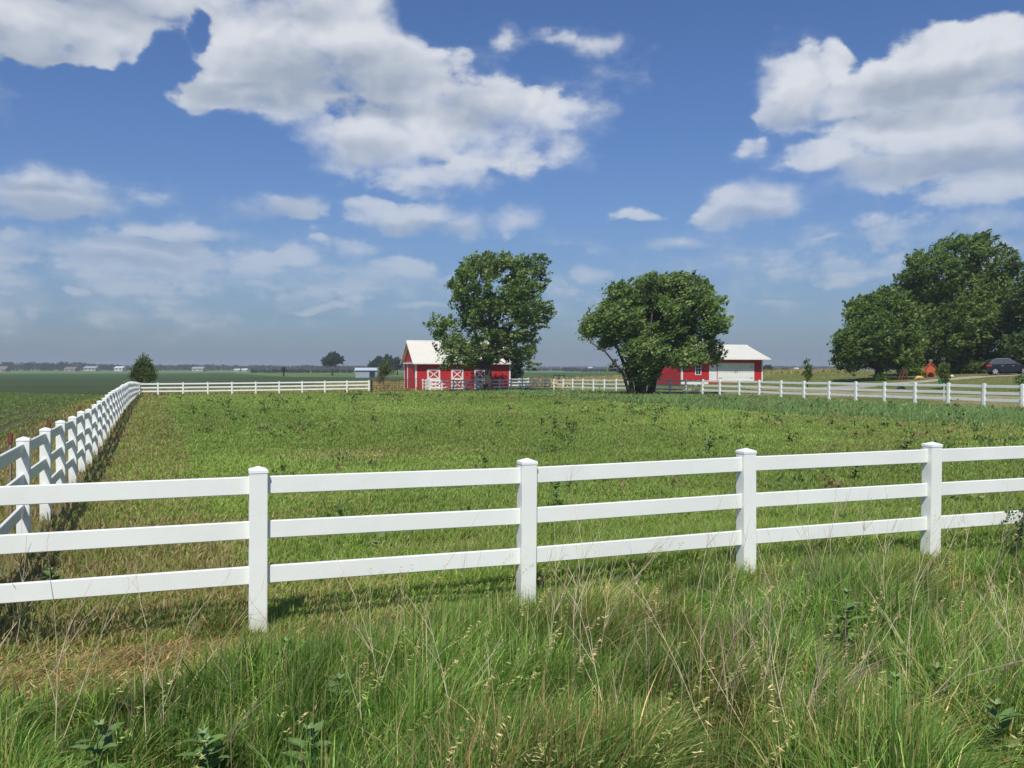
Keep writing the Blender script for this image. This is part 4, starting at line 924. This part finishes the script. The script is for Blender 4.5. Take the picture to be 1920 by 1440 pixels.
hh = np.where(mead, RNG.uniform(.4, .95, n), np.where(lawn, RNG.uniform(.05, .13, n), RNG.uniform(.12, .4, n)))
c = np.where(mead[:, None], tint(n, [(.21,.22,.08),(.15,.19,.055),(.27,.25,.12)]), np.where(lawn[:, None], tint(n, [(.10,.165,.035),(.15,.185,.05),(.20,.19,.08)]), tint(n, [(.12,.18,.04),(.20,.21,.07),(.28,.25,.11)])))
x, y, hh, c, r = x[keep], y[keep], hh[keep], c[keep], r[keep]; n = len(x)
blades('yard_grass', 'lawn and yellowish meadow grass around barn, garage and driveway', np.stack([x, y, Z(x, y)-.02], 1), hh, .0014*r*RNG.uniform(.7, 1.2, n), c, RNG.uniform(.1, .6, n), RNG.normal(WIND, 1, n), M_grass, seg=1)
# 5: crop rows on the left
rows = []
for i in range(90):
    uu = -3.3-.76*i; st = .12+.004*i
    vv = np.arange(-8+i*.25, 97, max(.11, st*.9)); vv = vv+RNG.normal(0, .03, len(vv)); rows.append(np.stack([np.full(len(vv), uu)+RNG.normal(0, .035, len(vv)), vv], 1))
rows = np.concatenate(rows); x, y = XY(rows[:, 0], rows[:, 1]); k = (y > 6) & (np.abs(np.arctan2(x, y)) < R(42)); x, y = x[k], y[k]
m_ = len(x); per = 7; X = np.repeat(x, per); Y = np.repeat(y, per); n = len(X); X = X+RNG.normal(0, .085, n); Y = Y+RNG.normal(0, .085, n); r = np.hypot(X, Y)
P = np.stack([X, Y, Z(X, Y)+RNG.uniform(.03, .13, n)], 1); nd = np.tile(np.array((0., 0., .3)), (n, 1))
V, C = leaf_cloud(P, nd, .05+.0006*r, tint(n, [(.065,.125,.030),(.09,.15,.042),(.12,.17,.055)]), wind=(.1, 0, 0))
me = fmesh('crop_rows', V, np.full(n, 4), np.arange(4*n), C); tag(link('crop_rows', me, None, M_leaf), 'rows of young green crop plants in the left field', 'crop', None, 'stuff')

# ------------------------------------------------------------------ dry stems, seed heads and milkweed in the verge
def gpt(px, py):
    """ground point seen at a photo position"""
    for Yq in np.arange(2.5, 60, .05):
        X = (px-960)/FP*Yq
        if CAMH-(py-HY)*Yq/FP <= zf(X, Yq): return X, Yq
    return at(px, 60)
M_stem = mat('dry_pale_stem', (.58, .49, .31), .8, .15, 8); M_stemb = mat('dry_brown_stem', (.30, .215, .15), .85, .2, 8)
M_milk = mat('milkweed_leaf', (.13, .215, .065), .75, .15, 9, spec=.15); M_milkl = mat('milkweed_young_leaf', (.17, .25, .09), .6, .1, 9)
def dead_stem(x, y, h, az, lean, pale, rs, nb):
    z = zf(x, y); rr = random.Random(rs); m = MB()
    def grow(p, d, L, r, depth):
        n = 5; P = [Vector(p)]; d = Vector(d).normalized()
        for i in range(n):
            d = (d+Vector((rr.uniform(-1, 1), rr.uniform(-1, 1), rr.uniform(-.6, .6)))*.10).normalized(); P.append(P[-1]+d*(L/n))
        m.tube(P, [r*(1-.75*i/n) for i in range(n+1)], 4, cap=False)
        if depth:
            for b in range(nb if depth == 2 else rr.randint(1, 3)):
                k = rr.randint(2, n); q = P[k]; a = rr.uniform(0, 6.28); s = rr.uniform(.25, .6)
                dd = (d+Vector((math.cos(a)*s, math.sin(a)*s, rr.uniform(-.1, .3))))
                grow(q, dd, L*rr.uniform(.25, .5), r*.5, depth-1)
    grow((0, 0, -.03), (math.cos(az)*lean, math.sin(az)*lean, 1), h, .0044 if pale else .0036, 2)
    o = m.build('dry_weed_stem', M_stem if pale else M_stemb, None); o.location = (x, y, z)
    return o
SPOTS = []
def patch(px, py, n, sx, sy): 
    for _ in range(n): SPOTS.append((random.gauss(px, sx), random.gauss(py, sy)))
patch(1390, 1390, 14, 50, 60); patch(1520, 1430, 16, 30, 30); patch(1060, 1330, 16, 60, 70); patch(1430, 1150, 16, 60, 40); patch(1050, 1200, 7, 60, 40); patch(1750, 1150, 6, 90, 40); patch(1700, 1380, 10, 90, 60); patch(1850, 1300, 6, 60, 60)
patch(680, 1430, 9, 60, 30); patch(380, 1440, 8, 90, 40); patch(110, 1430, 8, 90, 40); patch(900, 1430, 4, 80, 30); patch(1600, 1180, 6, 90, 40); patch(1850, 1130, 4, 60, 30); patch(1180, 1150, 5, 80, 30); patch(30, 1220, 4, 30, 40); patch(1250, 1430, 7, 60, 30)
rs = 100
for i, (px, py) in enumerate(SPOTS):
    py = min(max(py, 1075), 1560); x, y = gpt(px, py); u, v = UV(x, y)
    if abs(v) < .12: v -= .3
    rs += 1; pale = random.random() < .62
    o = dead_stem(x, y, random.uniform(.55, 1.05), random.gauss(.2, 1.3), random.uniform(.05, .6) if random.random() < .7 else random.uniform(.7, 1.5), pale, rs, random.randint(1, 5))
    tag(o, 'pale dry branching weed stem in the tall verge grass' if pale else 'brown dry twiggy weed stem in the tall verge grass', 'weed stem', 'pale dry stems in the verge' if pale else 'brown dry stems in the verge')
# grass seed stalks with drooping heads
x, y = scatter(700, 3.2, 13, 38, 1.4); u, v = UV(x, y); k = (v < -.3) & (v > -6.8) & ~((u < 3) & (v > -2.5)); x, y = x[k], y[k]; n = len(x); hs = RNG.uniform(.5, .85, n)
P0 = np.stack([x, y, Z(x, y)], 1); azs = RNG.normal(.1, .7, n); ln = RNG.uniform(.15, .6, n)
cs_ = tint(n, [(.20,.24,.08),(.30,.27,.13),(.16,.22,.06)])
blades('seed_stalks', 'thin seed stalks rising from the verge grass', P0, hs, np.full(n, .0035), cs_, ln, azs, M_straw)
q = 16; tt = np.tile(np.linspace(.78, 1.0, q), n); k = np.repeat(np.arange(n), q)
Ph = P0[k]+np.stack([np.cos(azs[k])*ln[k]*hs[k]*tt**1.8, np.sin(azs[k])*ln[k]*hs[k]*tt**1.8, hs[k]*(tt-.42*ln[k]*tt**2.4)], 1)
Ph += RNG.normal(0, .008, Ph.shape); V, C = leaf_cloud(Ph, np.tile((0.5, 0., -.2), (n*q, 1)), .026, cs_[k]*1.15, wf=.11)
me = fmesh('seed_heads', V, np.full(n*q, 4), np.arange(4*n*q), C); tag(link('seed_heads', me, None, M_straw), 'drooping pale seed heads of the verge grass', 'seed heads', None, 'stuff')
def oval_leaf(m, p, d, L, W):
    d = Vector(d).normalized(); s = d.cross(Vector((0, 0, 1))).normalized(); up = s.cross(d)
    V = []; F = []; prof = [(0, .12), (.25, .8), (.5, 1), (.78, .72), (1, .05)]
    for t, w in prof:
        c = Vector(p)+d*(L*t)-up*(L*.22*t*t)
        V += [c-s*(W/2*w)+up*(W*.16*w), c, c+s*(W/2*w)+up*(W*.16*w)]
    for i in range(4):
        a = i*3; F += [(a, a+1, a+4, a+3), (a+1, a+2, a+5, a+4)]
    m.add(V, F)
def milkweed(label, px, py, h, seed, lean=.12, scale=1.):
    x, y = gpt(px, py); z = zf(x, y); rr = random.Random(seed)
    r = thing('milkweed', label, 'plant', (x, y, z-.02), rr.uniform(0, 6), 'broad-leaved milkweed plants')
    P = [(lean*h*t*t, 0, h*t) for t in np.linspace(0, 1, 6)]
    MB().tube(P, [.006*(1-.5*i/5) for i in range(6)], 6).build('stem', M_milk, r)
    m = MB(); k = rr.randint(5, 7)
    for i in range(k):
        t = .25+.7*i/k; p = (lean*h*t*t, 0, h*t); a = i*1.57+rr.uniform(-.3, .3)
        for s in (0, math.pi): oval_leaf(m, p, (math.cos(a+s)+rr.uniform(-.3, .3), math.sin(a+s)+rr.uniform(-.3, .3), rr.uniform(.1, .5)+.5*t), rr.uniform(.11, .19)*scale*(1-.35*abs(t-.55)), rr.uniform(.05, .085)*scale)
    m.build('leaves', M_milk, r)
    m = MB()
    for i in range(5): a = i*1.25; oval_leaf(m, (lean*h, 0, h), (math.cos(a)*.6, math.sin(a)*.6, .9), .06*scale, .026*scale)
    m.build('young_leaves', M_milkl, r)
milkweed('milkweed right of the foot of the nearest fence post', 522, 1330, .42, 1)
milkweed('milkweed with broad grey leaves right of the first one beside dry stems', 622, 1410, .42, 2)
milkweed('milkweed low in the foreground between pale dry stems', 572, 1500, .32, 3)
milkweed('milkweed in the lower left corner beside long dry stalks', 172, 1500, .34, 4)
milkweed('milkweed near the bottom edge left of centre', 390, 1500, .32, 5)
milkweed('leafy milkweed with pale buds at lower right', 1752, 1400, .46, 6, scale=1.1)
milkweed('milkweed left of the leafy one with pale buds', 1698, 1420, .42, 7)
milkweed('dark leaved milkweed below the rail left of the fourth post', 1592, 1240, .5, 8)
milkweed('small milkweed behind the fence top rail right of the second post', 1045, 955, .55, 9, scale=1.3)
milkweed('milkweed at the bottom right edge of the photo', 1890, 1480, .42, 10)
milkweed('small milkweed below the lowest rail at the far left', 95, 1120, .25, 11)
xb, yb = gpt(1905, 1060)
tree('shrub', 'small leafy bush growing through the lowest rail at the right edge', (xb, yb), [(.2, 0, .42, .2, .2, .16), (.08, 0, .52, .12, .12, .1), (.35, 0, .5, .2, .2, .16)], [([(0, 0, -.05), (.05, 0, .3), (.1, 0, .5)], .012, .006)], 60, 14, .04, ((.05, .10, .03), (.08, .15, .05), (.13, .19, .08)), clr=.06, cat='bush', limbs=False)
# broad-leaved weeds dotted over the pasture
WEEDS = [(1228, 800, .75), (1075, 814, .4), (1066, 812, .35), (520, 772, .45), (1040, 800, .3), (1015, 798, .3), (1605, 900, .5), (1400, 905, .4), (955, 770, .3), (1290, 772, .3), (1520, 770, .35), (1180, 770, .3), (1130, 905, .35), (1700, 850, .3), (1480, 830, .3), (860, 800, .25), (700, 790, .25), (1330, 850, .3), (1560, 800, .3), (1770, 870, .35)]
for i, (px, py, h) in enumerate(WEEDS):
    x, y = gpt(px, py); z = zf(x, y); r = thing('pasture_weed', 'dark leafy weed standing up in the short pasture grass', 'weed', (x, y, z), 0, 'dark weeds dotted over the pasture')
    m = MB().tube([(0, 0, -.05), (.02, 0, h)], [.012, .006], 5); m.build('stem', M_milk, r); m = MB(); rr = random.Random(i)
    for j in range(16):
        t = rr.uniform(.2, 1); a = rr.uniform(0, 6.28); oval_leaf(m, (.02*t, 0, h*t), (math.cos(a), math.sin(a), .5), rr.uniform(.12, .2), rr.uniform(.05, .09))
    m.build('leaves', mat('weed_leaf', (.035, .075, .022), .6, .2, 8) if i == 0 else bpy.data.materials['weed_leaf'], r)

# ------------------------------------------------------------------ humid summer haze
hz_ = MB().box(-3300, -480, -7, 3300, 3350, 26).build('haze', None, None)
hm = bpy.data.materials.new('haze_air'); hm.use_nodes = True; hm.node_tree.nodes.clear(); t = NT(hm.node_tree)
o = t.n('ShaderNodeOutputMaterial'); pv = t.n('ShaderNodeVolumePrincipled'); pv.inputs['Color'].default_value = (.90, .95, 1, 1); pv.inputs['Density'].default_value = .00034; pv.inputs['Anisotropy'].default_value = .2
t.l(pv.outputs[0], o.inputs['Volume']); hz_.data.materials.append(hm)
tag(hz_, 'thin blue summer haze over the fields', 'haze', None, 'stuff')
